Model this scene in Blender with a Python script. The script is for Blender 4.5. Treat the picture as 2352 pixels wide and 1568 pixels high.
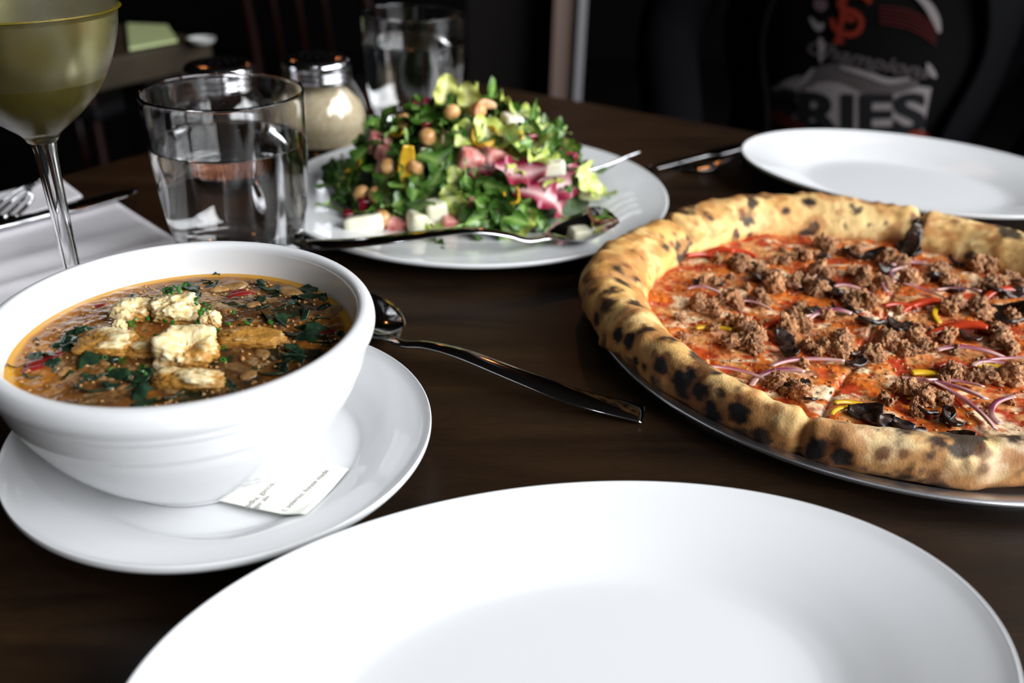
import bpy, bmesh, math, random
import numpy as np
from mathutils import Vector, Matrix, Euler

for o in list(bpy.data.objects): bpy.data.objects.remove(o)
SC = bpy.context.scene
COL = SC.collection
rnd = random.Random(7)
R = math.radians
H = 0.225            # eye height above the table top (z = 0)
FPX, PITCH, ROLL = 2055.0, R(28.83), R(1.57)

# ------------------------------------------------------------ camera
cd = bpy.data.cameras.new('camera'); cam = bpy.data.objects.new('camera', cd); COL.objects.link(cam)
cam.matrix_world = Matrix.Translation((0, 0, H)) @ Matrix.Rotation(R(90) - PITCH, 4, 'X') @ Matrix.Rotation(ROLL, 4, 'Z')
cd.sensor_width = 22.3; cd.sensor_fit = 'HORIZONTAL'; cd.lens = FPX / 2352 * 22.3
cd.clip_start = 0.01; cd.clip_end = 50
cd.dof.use_dof = True; cd.dof.focus_distance = 0.385; cd.dof.aperture_fstop = 3.9
SC.camera = cam
# ------------------------------------------------------------ world, exposure, large lights
w = bpy.data.worlds.new('world'); SC.world = w; w.use_nodes = True
w.node_tree.nodes['Background'].inputs[0].default_value = (0.75, 0.85, 1.0, 1)
w.node_tree.nodes['Background'].inputs[1].default_value = 0.045
SC.view_settings.view_transform = 'Standard'; SC.view_settings.look = 'None'
SC.view_settings.gamma = 1.0; SC.view_settings.use_curve_mapping = False
SC.view_settings.exposure = 0.08
SC.cycles.use_denoising = True
def area(name, loc, target, sx, sy, energy, color):
    d = bpy.data.lights.new(name, 'AREA'); d.shape = 'RECTANGLE'; d.size = sx; d.size_y = sy
    d.energy = energy; d.color = color
    o = bpy.data.objects.new(name, d); COL.objects.link(o); o.location = loc
    o.rotation_euler = (Vector(target) - Vector(loc)).to_track_quat('-Z', 'Y').to_euler()
    return o
# daylight through the three tall panes of the window wall on the right
for yy, e in ((-1.95, 82), (-0.60, 86), (0.75, 52)):
    area('window_light', (2.20, yy, 1.22), (0.20, yy * .7, 0.10), 1.15, 1.40, e, (0.95, 0.975, 1.0))
def bulb(name, loc, energy, color, rad):
    d = bpy.data.lights.new(name, 'POINT'); d.energy = energy; d.color = color; d.shadow_soft_size = rad
    o = bpy.data.objects.new(name, d); COL.objects.link(o); o.location = loc
bulb('ceiling_spot', (-0.05, -0.18, 1.1), 3.2, (0.86, 0.9, 1.0), 0.022)
for x, y, z, e in ((0.25, 2.9, 1.25, 1.2), (-1.1, 2.6, 1.3, 1.0), (1.5, 2.6, 1.35, 1.2), (-0.4, 3.3, 1.1, .8)):
    bulb('pendant_bulb', (x, y, z), e, (1.0, 0.36, 0.10), 0.035)

# ------------------------------------------------------------ pixel geometry
def ray(px, py):
    x = (px - 1176) / FPX; y = -(py - 784) / FPX
    c, s = math.cos(ROLL), math.sin(ROLL); X = c * x - s * y; Y = s * x + c * y
    ct, st = math.cos(PITCH), math.sin(PITCH)
    return Vector((X, ct + Y * st, -st + Y * ct))
def at(px, py, z=0.0):
    r = ray(px, py); t = (z - H) / r.z
    return Vector((r.x * t, r.y * t, z))
def hit(px, py, hf, t0=0.15, t1=1.2, n=600):
    r = ray(px, py)
    for i in range(n):
        t = t0 + (t1 - t0) * i / n
        p = Vector((r.x * t, r.y * t, H + r.z * t))
        if p.z <= hf(p.x, p.y): return p
    return p

# ------------------------------------------------------------ numpy noise
def _h(i, j, k, seed):
    n = (i.astype(np.int64) * 374761393 + j.astype(np.int64) * 668265263 + k.astype(np.int64) * 2147483647 + seed * 974634777) & 0xffffffff
    n = ((n ^ (n >> 13)) * 1274126177) & 0xffffffff
    n = n ^ (n >> 16)
    return (n & 0xffff) / 65535.0
def vn(P, f, seed=0):
    Q = np.asarray(P, float) * f + 1000.0; I = np.floor(Q).astype(np.int64); F = Q - I; F = F * F * (3 - 2 * F)
    out = 0
    for a in (0, 1):
        for b in (0, 1):
            for c in (0, 1):
                wgt = (F[:, 0] if a else 1 - F[:, 0]) * (F[:, 1] if b else 1 - F[:, 1]) * (F[:, 2] if c else 1 - F[:, 2])
                out = out + wgt * _h(I[:, 0] + a, I[:, 1] + b, I[:, 2] + c, seed)
    return out
_q = np.linalg.qr(np.random.RandomState(3).randn(3, 3))[0]
def fbm(P, f, oc=4, seed=0, g=.5):
    s = 0; a = 1; t = 0; P = np.asarray(P, float)
    for i in range(oc):
        P = P @ _q.T; s = s + a * vn(P, f * 1.93 ** i, seed + i * 17); t += a; a *= g
    return s / t
def sst(a, b, x):
    t = np.clip((x - a) / (b - a), 0, 1); return t * t * (3 - 2 * t)
def mixc(A, B, t):
    return A * (1 - t[:, None]) + np.asarray(B, float) * t[:, None]

# ------------------------------------------------------------ object helpers
WL = {}
def thing(name, label, cat, loc=(0, 0, 0), group=None):
    o = bpy.data.objects.new(name, None); COL.objects.link(o); o.location = loc; o.empty_display_size = .01
    WL[o.name] = Vector(loc); o['label'] = label; o['category'] = cat
    if group: o['group'] = group
    return o
def tag(o, label, cat, group=None):
    o['label'] = label; o['category'] = cat
    if group: o['group'] = group
    return o
def obj(name, V, F, mat, parent=None, smooth=True, col=None, origin=None, kind=None, label=None, rc=False):
    """V in world coordinates; origin (or the parent's) is subtracted."""
    V = np.asarray(V, float).reshape(-1, 3)
    org = Vector(origin) if origin is not None else (WL[parent.name] if parent else Vector((V[:, 0].mean(), V[:, 1].mean(), V[:, 2].min())))
    me = bpy.data.meshes.new(name); me.from_pydata((V - np.array(org)).tolist(), [], F if isinstance(F, list) else F.tolist())
    if smooth: me.polygons.foreach_set('use_smooth', [True] * len(me.polygons))
    if col is not None:
        a = me.color_attributes.new('Col', 'FLOAT_COLOR', 'POINT')
        c = np.ones((len(V), 4)); c[:, :3] = np.clip(col, 0, 1); a.data.foreach_set('color', c.ravel())
    me.materials.append(mat); me.update()
    if rc:
        bm = bmesh.new(); bm.from_mesh(me); bmesh.ops.remove_doubles(bm, verts=bm.verts, dist=2e-6); bmesh.ops.recalc_face_normals(bm, faces=bm.faces); bm.to_mesh(me); bm.free()
    o = bpy.data.objects.new(name, me); COL.objects.link(o)
    WL[o.name] = org.copy()
    if parent:
        o.parent = parent; o.location = org - WL[parent.name]
    else: o.location = org
    if kind: o['kind'] = kind
    if label: o['label'] = label
    return o
def inst(name, me, M, parent=None):
    o = bpy.data.objects.new(name, me); COL.objects.link(o); WL[o.name] = M.to_translation()
    if parent: o.parent = parent; M = Matrix.Translation(-WL[parent.name]) @ M
    o.matrix_local = M
    return o
def grid_faces(n, m, wrap_m=False, wrap_n=False):
    F = []
    for i in range(n if wrap_n else n - 1):
        i2 = (i + 1) % n
        for j in range(m if wrap_m else m - 1):
            j2 = (j + 1) % m
            F.append((i * m + j, i * m + j2, i2 * m + j2, i2 * m + j))
    return F
def catmull(P, n):
    P = [np.array(p, float) for p in P]; P = [2 * P[0] - P[1]] + P + [2 * P[-1] - P[-2]]; out = []
    k = len(P) - 3
    for i in range(n):
        u = i / (n - 1) * k; s = min(int(u), k - 1); t = u - s; a, b, c, d = P[s:s + 4]
        out.append(.5 * ((2 * b) + (-a + c) * t + (2 * a - 5 * b + 4 * c - d) * t * t + (-a + 3 * b - 3 * c + d) * t ** 3))
    return np.array(out)
def lathe(prof, c, seg=96, sm=0, ax=(1, 1), rot=0.0, close=True):
    """prof: list of (r, z); closed at r = 0 ends. Returns verts, faces."""
    P = catmull(prof, sm) if sm else np.array(prof, float)
    n = len(P); th = np.linspace(0, 2 * math.pi, seg, endpoint=False)
    V = np.zeros((n, seg, 3)); rr = np.maximum(P[:, 0], 0)[:, None]
    X = rr * np.cos(th) * ax[0]; Y = rr * np.sin(th) * ax[1]
    V[:, :, 0] = c[0] + X * math.cos(rot) - Y * math.sin(rot)
    V[:, :, 1] = c[1] + X * math.sin(rot) + Y * math.cos(rot)
    V[:, :, 2] = (c[2] if len(c) > 2 else 0) + P[:, 1][:, None]
    F = grid_faces(n, seg, wrap_m=True)
    F = [f[::-1] for f in F]
    return V.reshape(-1, 3), F
def boxm(c, s, rz=0.0):
    V = []
    for x in (-1, 1):
        for y in (-1, 1):
            for z in (-1, 1):
                X, Y = x * s[0] / 2, y * s[1] / 2
                V.append((c[0] + X * math.cos(rz) - Y * math.sin(rz), c[1] + X * math.sin(rz) + Y * math.cos(rz), c[2] + z * s[2] / 2))
    F = [(0, 1, 3, 2), (4, 6, 7, 5), (0, 4, 5, 1), (2, 3, 7, 6), (0, 2, 6, 4), (1, 5, 7, 3)]
    return V, F
def bevel(o, wdt, seg=3):
    m = o.modifiers.new('bevel', 'BEVEL'); m.width = wdt; m.segments = seg; m.limit_method = 'ANGLE'
    return o
def tube(P, rad, seg=12, cap=True):
    P = np.array(P, float); n = len(P); rad = np.broadcast_to(rad, (n,))
    T = np.gradient(P, axis=0); T /= np.linalg.norm(T, axis=1)[:, None]
    up = np.array([0, 0, 1.0]) if abs(T[0, 2]) < .9 else np.array([1.0, 0, 0])
    V = []
    for i in range(n):
        a = np.cross(up, T[i]); a /= np.linalg.norm(a); b = np.cross(T[i], a)
        for k in range(seg):
            t = 2 * math.pi * k / seg; V.append(P[i] + rad[i] * (a * math.cos(t) + b * math.sin(t)))
    F = grid_faces(n, seg, wrap_m=True)
    if cap: F += [tuple(range(seg))[::-1], tuple((n - 1) * seg + k for k in range(seg))]
    return V, F

# ------------------------------------------------------------ materials
def mat(name, color=(.8, .8, .8), rough=.5, metal=0, trans=0, ior=1.5, spec=.5, coat=0, attr=False, bump=0, bscale=200, rand=0, sub=0, noise=None, alpha=1, dist=.001):
    m = bpy.data.materials.new(name); m.use_nodes = True; nt = m.node_tree; b = nt.nodes['Principled BSDF']
    b.inputs['Base Color'].default_value = (*color, 1); b.inputs['Roughness'].default_value = rough
    b.inputs['Metallic'].default_value = metal; b.inputs['Transmission Weight'].default_value = trans
    b.inputs['IOR'].default_value = ior; b.inputs['Specular IOR Level'].default_value = spec
    b.inputs['Coat Weight'].default_value = coat; b.inputs['Coat Roughness'].default_value = .03
    if sub:
        b.inputs['Subsurface Weight'].default_value = sub; b.inputs['Subsurface Scale'].default_value = .002
        b.inputs['Subsurface Radius'].default_value = (1, .5, .25)
    tc = nt.nodes.new('ShaderNodeTexCoord'); src = None
    if attr:
        a = nt.nodes.new('ShaderNodeVertexColor'); a.layer_name = 'Col'; src = a.outputs['Color']
    if noise:   # (scale, colorA, colorB)
        n = nt.nodes.new('ShaderNodeTexNoise'); n.inputs['Scale'].default_value = noise[0]; n.inputs['Detail'].default_value = 6
        nt.links.new(tc.outputs['Object'], n.inputs['Vector'])
        cr = nt.nodes.new('ShaderNodeValToRGB'); nt.links.new(n.outputs['Fac'], cr.inputs['Fac'])
        cr.color_ramp.elements[0].position = .35; cr.color_ramp.elements[1].position = .65
        cr.color_ramp.elements[0].color = (*noise[1], 1); cr.color_ramp.elements[1].color = (*noise[2], 1); src = cr.outputs['Color']
    if rand:
        oi = nt.nodes.new('ShaderNodeObjectInfo'); hs = nt.nodes.new('ShaderNodeHueSaturation')
        mr = nt.nodes.new('ShaderNodeMapRange'); mr.inputs['To Min'].default_value = 1 - rand; mr.inputs['To Max'].default_value = 1 + rand
        nt.links.new(oi.outputs['Random'], mr.inputs['Value']); nt.links.new(mr.outputs['Result'], hs.inputs['Value'])
        if src: nt.links.new(src, hs.inputs['Color'])
        else: hs.inputs['Color'].default_value = (*color, 1)
        src = hs.outputs['Color']
    if src: nt.links.new(src, b.inputs['Base Color'])
    if bump:
        n2 = nt.nodes.new('ShaderNodeTexNoise'); n2.inputs['Scale'].default_value = bscale; n2.inputs['Detail'].default_value = 5
        nt.links.new(tc.outputs['Object'], n2.inputs['Vector'])
        bp = nt.nodes.new('ShaderNodeBump'); bp.inputs['Strength'].default_value = bump; bp.inputs['Distance'].default_value = dist
        nt.links.new(n2.outputs['Fac'], bp.inputs['Height']); nt.links.new(bp.outputs['Normal'], b.inputs['Normal'])
    return m

M_porc = mat('porcelain', (.70, .705, .715), .045, spec=.5)
M_steel = mat('steel', (.55, .55, .57), .09, metal=1)
M_lid = mat('chrome_lid', (.62, .62, .65), .12, metal=1)
M_alu = mat('aluminium_pan', (.52, .52, .54), .36, metal=1, bump=.15, bscale=900, dist=.0003)
M_glass = mat('clear_glass', (1, 1, 1), 0, trans=1, ior=1.48)
M_water = mat('water', (1, 1, 1), 0, trans=1, ior=1.33)
M_frost = mat('frosted_glass', (.95, .94, .72), .14, trans=.99, ior=1.45, bump=.25, bscale=2500, dist=.0003)
M_wine = mat('white_wine', (.70, .55, .02), .02, trans=.91, ior=1.34)
_va = M_wine.node_tree.nodes.new('ShaderNodeVolumeAbsorption'); _va.inputs['Color'].default_value = (.90, .74, .10, 1); _va.inputs['Density'].default_value = 30
M_wine.node_tree.links.new(_va.outputs[0], M_wine.node_tree.nodes['Material Output'].inputs['Volume'])
M_cloth = mat('napkin_cloth', (.90, .87, .90), .9, spec=.1, bump=.5, bscale=1500, dist=.0006)
M_paper = mat('menu_paper', (.80, .80, .73), .8, spec=.1)
M_ink = mat('grey_ink', (.22, .22, .22), .8, spec=.1)
M_crust = mat('pizza_crust', rough=.62, attr=True, bump=.35, bscale=900, spec=.3, dist=.0008)
M_sauce = mat('pizza_sauce', rough=.22, attr=True, bump=.5, bscale=420, spec=.5, dist=.0012)
M_saus = mat('sausage', (.26, .11, .05), .34, noise=(1.8, (.27, .085, .024), (.62, .32, .14)), bump=.5, bscale=4, rand=.28, dist=.15)
M_olive = mat('black_mushroom', (.012, .010, .012), .28, noise=(260, (.005, .004, .004), (.050, .026, .018)), bump=.3, bscale=400)
M_onion = mat('red_onion', rough=.25, attr=True, spec=.5)
M_redp = mat('red_pepper', (.50, .045, .012), .2, rand=.2, bump=.2, bscale=150)
M_yelp = mat('yellow_pepper', (.62, .36, .015), .22, rand=.15, bump=.2, bscale=150)
M_chz = mat('melted_cheese', (.62, .40, .20), .25, noise=(1.4, (.55, .17, .04), (.80, .58, .34)), bump=.2, bscale=3, dist=.1)
M_cube = mat('fresh_cheese', (.80, .77, .60), .5, noise=(90, (.76, .72, .50), (.84, .82, .70)), spec=.3)
M_cubed = mat('smoked_cheese', (.60, .48, .30), .5, noise=(90, (.55, .43, .25), (.68, .56, .38)), spec=.3)
M_leaf = mat('arugula', rough=.33, attr=True, rand=.38, bump=.25, bscale=350, spec=.5)
M_roma = mat('romaine', rough=.35, attr=True, rand=.15, bump=.4, bscale=250, spec=.5)
M_radi = mat('radicchio', rough=.28, attr=True, rand=.15, bump=.4, bscale=250, spec=.5)
M_chick = mat('chickpea', (.62, .33, .12), .35, noise=(1.5, (.52, .25, .08), (.70, .42, .18)), rand=.15)
M_salami = mat('salami', (.5, .12, .1), .4, noise=(170, (.42, .06, .05), (.75, .42, .36)), rand=.15)
M_beet = mat('beet', (.22, .004, .018), .2, rand=.3)
M_broth = mat('broth', rough=.07, attr=True, bump=.18, bscale=260, spec=.32, dist=.0008)
M_kale = mat('kale', (.010, .028, .014), .18, noise=(200, (.006, .014, .008), (.02, .05, .022)), bump=.4, bscale=300)
M_bean = mat('white_bean', (.40, .24, .10), .25, noise=(1.5, (.24, .11, .030), (.38, .22, .085)), rand=.3)
M_bread = mat('crouton_bread', rough=.5, attr=True, bump=.6, bscale=700, spec=.35, dist=.0008)
M_chive = mat('chive', (.025, .115, .012), .3, rand=.45)
M_parm = mat('grated_cheese', (.86, .72, .45), .8, noise=(350, (.75, .55, .28), (.92, .83, .60)), bump=1, bscale=900, dist=.002)
M_chili = mat('chili_flakes', (.4, .06, .01), .7, noise=(500, (.20, .01, .004), (.65, .20, .03)), bump=1, bscale=900, dist=.002)
M_blk = mat('black_cloth', (.0028, .0028, .0035), .95, spec=.05)
M_tee = mat('shirt_cloth', (.0026, .0025, .0027), .9, spec=.05)
M_prG = mat('print_grey', (.17, .15, .15), .9, spec=.1)
M_prD = mat('print_dark_grey', (.055, .046, .046), .9, spec=.1)
M_prK = mat('print_black', (.008, .008, .009), .9, spec=.1)
M_prO = mat('print_orange', (.13, .014, .006), .9, spec=.1)
M_prR = mat('print_dark_red', (.045, .006, .005), .9, spec=.1)
M_skin = mat('skin', (.45, .25, .17), .5)
M_hair = mat('hair', (.02, .012, .008), .6)
M_floor = mat('floor_boards', (.004, .003, .003), .7, noise=(3, (.002, .002, .002), (.005, .004, .0035)), spec=.15)
M_wall = mat('dark_wall', (.0032, .003, .003), .9, spec=.1)
M_chairred = mat('red_lacquer', (.014, .002, .0018), .35)
M_chairblk = mat('dark_seat', (.005, .005, .006), .6, spec=.2)
M_trim = mat('beige_trim', (.16, .105, .085), .7)
M_trimw = mat('pale_trim', (.24, .23, .24), .7)
M_tbl2 = mat('brown_table', (.03, .022, .013), .6, noise=(25, (.022, .016, .009), (.034, .025, .015)), spec=.2)
M_green = mat('green_paper', (.40, .46, .22), .6)
M_greyp = mat('pale_plate', (.45, .46, .44), .4)

def wood():
    m = bpy.data.materials.new('dark_wood'); m.use_nodes = True; nt = m.node_tree; b = nt.nodes['Principled BSDF']
    tc = nt.nodes.new('ShaderNodeTexCoord'); mp = nt.nodes.new('ShaderNodeMapping')
    mp.inputs['Rotation'].default_value = (0, 0, R(-8)); mp.inputs['Scale'].default_value = (4, 22, 4)
    nt.links.new(tc.outputs['Object'], mp.inputs['Vector'])
    n = nt.nodes.new('ShaderNodeTexNoise'); n.inputs['Scale'].default_value = 1.6; n.inputs['Detail'].default_value = 8; n.inputs['Distortion'].default_value = 1.2
    nt.links.new(mp.outputs['Vector'], n.inputs['Vector'])
    cr = nt.nodes.new('ShaderNodeValToRGB'); e = cr.color_ramp.elements
    e[0].position = .30; e[0].color = (.010, .0050, .0026, 1); e[1].position = .72; e[1].color = (.036, .018, .0075, 1)
    nt.links.new(n.outputs['Fac'], cr.inputs['Fac'])
    # fine pores
    mp2 = nt.nodes.new('ShaderNodeMapping'); mp2.inputs['Scale'].default_value = (160, 900, 160); mp2.inputs['Rotation'].default_value = (0, 0, R(-8))
    nt.links.new(tc.outputs['Object'], mp2.inputs['Vector'])
    n2 = nt.nodes.new('ShaderNodeTexNoise'); n2.inputs['Scale'].default_value = 1.0; n2.inputs['Detail'].default_value = 3
    nt.links.new(mp2.outputs['Vector'], n2.inputs['Vector'])
    mx = nt.nodes.new('ShaderNodeMix'); mx.data_type = 'RGBA'; mx.blend_type = 'MULTIPLY'; mx.inputs['Factor'].default_value = .55
    nt.links.new(cr.outputs['Color'], mx.inputs['A']); nt.links.new(n2.outputs['Fac'], mx.inputs['B'])
    nt.links.new(mx.outputs['Result'], b.inputs['Base Color'])
    bp = nt.nodes.new('ShaderNodeBump'); bp.inputs['Strength'].default_value = .25; bp.inputs['Distance'].default_value = .0004
    nt.links.new(n2.outputs['Fac'], bp.inputs['Height']); nt.links.new(bp.outputs['Normal'], b.inputs['Normal'])
    b.inputs['Roughness'].default_value = .38; b.inputs['Specular IOR Level'].default_value = .32
    return m
M_wood = wood()

# ============================================================ SETTING
def struct(name, V, F, m): 
    o = obj(name, V, F, m, smooth=False); o['kind'] = 'structure'; return o
struct('floor', *boxm((0, 1.2, -.775), (7, 8, .05)), M_floor)
struct('wall_back', *boxm((0, 5.0, .6), (7, .1, 2.7)), M_wall)
struct('wall_left', *boxm((-3.4, 1.2, .6), (.1, 7.6, 2.7)), M_wall)
struct('ceiling', *boxm((0, 1.2, 2.0), (7, 8, .1)), mat('dark_ceiling', (.02, .018, .016), .9, spec=.1))
struct('wall_front', *boxm((0, -2.75, .6), (7, .1, 2.7)), mat('brown_wall', (.03, .022, .017), .9, spec=.1))
# door casing behind the table (beige post with a pale edge)
pp = at(1328, 220, 0); d = Vector((pp.x, pp.y)).normalized() * 2.45
o1 = boxm((d.x - .045, d.y, .55), (.062, .09, 2.6)); o2 = boxm((d.x - .006, d.y - .012, .55), (.018, .12, 2.6))
t = struct('trim_1', *o1, M_trim); t2 = struct('trim_2', *o2, M_trimw)
t3 = struct('wall_partition', *boxm((d.x - .19, d.y + .10, .55), (.23, .04, 2.6)), mat('brown_panel', (.007, .0055, .005), .8, spec=.15))

# ============================================================ MAIN TABLE
U = Vector((.849, -.529, 0)).normalized(); Vv = Vector((-.529, -.849, 0)).normalized()
K = Vector((-.1075, 1.031, 0))
tb = thing('dining_table', 'large dark brown wooden dining table under all the plates', 'table', (K.x + .55 * U.x + .45 * Vv.x, K.y + .55 * U.y + .45 * Vv.y, -.75))
cc = K + U * .60 + Vv * .47
o = obj('tabletop', *boxm((cc.x, cc.y, -.016), (1.2, .94, .032), math.atan2(U.y, U.x)), M_wood, tb, smooth=False); bevel(o, .003)
for a, b_ in ((.08, .08), (1.12, .08), (.08, .86), (1.12, .86)):
    q = K + U * a + Vv * b_
    obj('leg', *boxm((q.x, q.y, -.391), (.055, .055, .718), math.atan2(U.y, U.x)), M_wood, tb, smooth=False)

# ============================================================ PLATES
def dish(name, label, cat, c, prof, sm, ax=(1, 1), rot=0, seg=160, m=None):
    V, F = lathe(prof, (c[0], c[1], 0), seg, sm, ax, rot)
    o = obj(name, V, F, m or M_porc, origin=(c[0], c[1], 0), rc=True); tag(o, label, cat); return o
# soup saucer
SCx, SCy = -.1152, .3005
P_sauc = [(0, .0045), (.03, .0045), (.045, .0047), (.0515, .0052), (.056, .0072), (.065, .0112), (.074, .0142), (.079, .0158), (.0815, .0172), (.0827, .0182), (.0832, .0174), (.0828, .0152), (.080, .0128), (.070, .0095), (.056, .0040), (.052, .0012), (.050, .0004), (.047, .0012), (.03, .0012), (0, .0012)]
dish('saucer', 'round white porcelain underplate beneath the soup bowl', 'plate', (SCx, SCy), P_sauc, 120)
def z_sauc(x, y):
    r = math.hypot(x - SCx, y - SCy); pts = P_sauc[:10]
    return float(np.interp(r, [p[0] for p in pts], [p[1] for p in pts]))
# soup bowl
BX, BY = -.1247, .2996
P_bowl = [(0, .0075), (.02, .0075), (.034, .010), (.044, .0165), (.052, .027), (.0585, .040), (.0618, .050), (.0634, .058), (.0642, .064), (.0649, .0677), (.0668, .0693), (.0695, .0690),
          (.0712, .0672), (.0719, .0645), (.0717, .0620), (.0708, .0598), (.0700, .0590), (.0697, .0572), (.0692, .0560), (.0686, .0553), (.0681, .0530), (.0668, .0478), (.0655, .0452), (.0636, .0400), (.0580, .0295), (.0500, .0190), (.0420, .0110), (.0385, .0080), (.0370, .0062), (.0360, .0050), (.0345, .0052), (.030, .0060), (0, .0060)]
bowl = dish('soup_bowl', 'deep white porcelain bowl full of brown vegetable soup', 'bowl', (BX, BY), P_bowl, 190, seg=192)
# salad plate
SLx, SLy = -.0298, .6090
P_pl = [(0, .0052), (.04, .0052), (.072, .0054), (.084, .0062), (.092, .0080), (.105, .0102), (.120, .0122), (.131, .0138), (.1352, .0146), (.1366, .0140), (.1362, .0122), (.133, .0108), (.115, .0078), (.095, .0048), (.083, .0016), (.080, .0004), (.077, .0014), (.04, .0018), (0, .0018)]
dish('salad_plate', 'round white porcelain dinner plate holding the salad', 'plate', (SLx, SLy), P_pl, 110)
# empty oval platter in front
def oval(name, label, c, a, b, rot, zt):
    P = [(0, .0055), (.3, .0055), (.52, .0056), (.60, .0066), (.68, .0095), (.78, .0135), (.88, .0172), (.95, .0198), (.983, .0214), (.995, .0220), (1.0, .0214), (.998, .0200), (.985, .0186), (.93, .0164), (.82, .0115), (.70, .0060), (.62, .0018), (.585, .0004), (.55, .0014), (.3, .0016), (0, .0016)]
    P = [(r, z * zt / .022) for r, z in P]
    V, F = lathe(P, (c[0], c[1], 0), 256, 130, (a, b), rot)
    o = obj(name, V, F, M_porc, origin=(c[0], c[1], 0), rc=True); return tag(o, label, 'plate')
oval('oval_platter', 'empty white oval platter in the foreground, nearest the viewer', (.0239, .1802), .1300, .0815, R(13.9), .022)
oval('oval_platter', 'empty white oval platter behind the pizza at the far table edge', (.2977, .6654), .1250, .0965, R(-25), .020)

# ============================================================ PIZZA
PX, PY = .200, .432
P_pan = [(0, .0035), (.10, .0035), (.140, .0035), (.146, .0045), (.151, .0078), (.1545, .0092), (.1575, .0094), (.1586, .0084), (.1580, .0070), (.155, .0072), (.152, .0060), (.148, .0020), (.143, .0003), (.10, .0003), (0, .0003)]
pan = dish('pizza_pan', 'thin grey aluminium pan under the pizza', 'pan', (PX, PY), P_pan, 100, m=M_alu, seg=200)
pz = thing('pizza', 'whole baked pizza with charred crust, sausage, mushrooms and red onion', 'pizza', (PX, PY, .004))
NTH, NPH = 900, 72
th = np.linspace(-math.pi, math.pi, NTH, endpoint=False)
def per(xs, ys):
    xs = np.array(xs, float); ys = np.array(ys, float); o_ = np.argsort(xs); xs, ys = xs[o_], ys[o_]
    return lambda a: np.interp(a, np.r_[xs - 360, xs, xs + 360], np.r_[ys, ys, ys])
fRo = per([180, 170, 160, 150, 138, 125, 110, 93, 76, 60, 30, 0, -30, -60, -89, -100, -114, -128, -140, -155, -165], [.1625, .1640, .1580, .1535, .1510, .1490, .1500, .1490, .1480, .1470, .148, .148, .148, .149, .1480, .1510, .1535, .1530, .1545, .1570, .1600])
fRi = per([180, 165, 147, 131, 115, 97, 80, 60, 30, 0, -30, -60, -85, -101, -112, -122, -136, -148, -165], [.1310, .1280, .1230, .1190, .1200, .1180, .1150, .113, .115, .116, .118, .122, .1270, .1300, .1340, .1390, .1370, .1340, .1320])
deg = np.degrees(th)
from_ = np.arange(5)
Ro, Ri = fRo(deg), fRi(deg)
k_ = np.ones(25) / 25
sm = lambda a: np.convolve(np.r_[a[-12:], a, a[:12]], k_, 'valid')
Ro, Ri = sm(Ro), sm(Ri)
fH = per([180, 150, 120, 93, 60, 0, -60, -90, -120, -150], [.0285, .0275, .0285, .0290, .0265, .026, .026, .0255, .0250, .0290])
Ht = sm(fH(deg))
ph = np.linspace(0, 2 * math.pi, NPH, endpoint=False)
cuts = [(178, .9), (139, 1.), (62, 1.1), (-122, .8), (20, 1), (-30, 1), (-75, .0), (-160, 0)]
cutf = np.zeros(NTH)
for cdeg, a in cuts: cutf += a * np.exp(-(((deg - cdeg + 180) % 360 - 180) / 1.1) ** 2)
V = np.zeros((NTH, NPH, 3)); base_lo = .0062
for j, p in enumerate(ph):
    cx, sx = math.cos(p), math.sin(p)
    sgn = abs(cx) ** .85 * (1 if cx > 0 else -1)
    Rc = Ri + (Ro - Ri) * .56; r = np.where(cx > 0, Rc + (Ro - Rc) * sgn, Rc + (Rc - Ri + .004) * sgn)
    zc = .0140
    z = zc + (Ht - zc) * (abs(sx) ** .9) * (1 if sx > 0 else 0) + (zc - base_lo) * (abs(sx) ** .7) * (-1 if sx < 0 else 0)
    if cx < 0: z = z - (.0030 + .0040 * max(sx, 0)) * abs(cx) ** 1.4      # inner lip runs down to the sauce
    z = z - cutf * .0042 * max(sx, 0)
    r = r - cutf * .004 * max(cx, 0) 
    V[:, j, 0] = PX + r * np.cos(th); V[:, j, 1] = PY + r * np.sin(th); V[:, j, 2] = z
Vc = V.reshape(-1, 3).copy()
Cn = np.stack([PX + (Ri + (Ro - Ri) * .56) * np.cos(th), PY + (Ri + (Ro - Ri) * .56) * np.sin(th), np.full(NTH, .015)], 1)
D = V - Cn[:, None, :]; Dn = D / np.linalg.norm(D, axis=2, keepdims=True); Dn = Dn.reshape(-1, 3)
lowf = sst(.004, .010, Vc[:, 2])
disp = (fbm(Vc, 30, 3, 3) - .5) * .0062 + (fbm(Vc, 140, 3, 9) - .5) * .0018
rb = np.random.RandomState(4)
blist = []
for k in range(260):
    a = rb.uniform(-math.pi, math.pi); p = rb.uniform(-.5, 2.6); s_ = rb.choice([.0022, .003, .0045], p=[.5, .35, .15])
    i = int((a + math.pi) / (2 * math.pi) * NTH) % NTH; j = int((p % (2 * math.pi)) / (2 * math.pi) * NPH) % NPH
    q = V[i, j]; blist.append((q, s_, rb.uniform(.0005, .0014) * s_ / .003))
Vc3 = Vc
bubble = np.zeros(len(Vc))
for q, s_, a in blist:
    d2 = ((Vc3 - q) ** 2).sum(1); bubble += a * np.exp(-d2 / (s_ * s_))
Vd = Vc + Dn * ((disp + bubble) * lowf)[:, None]
Vd[:, 2] = np.maximum(Vd[:, 2], .0052)
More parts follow.
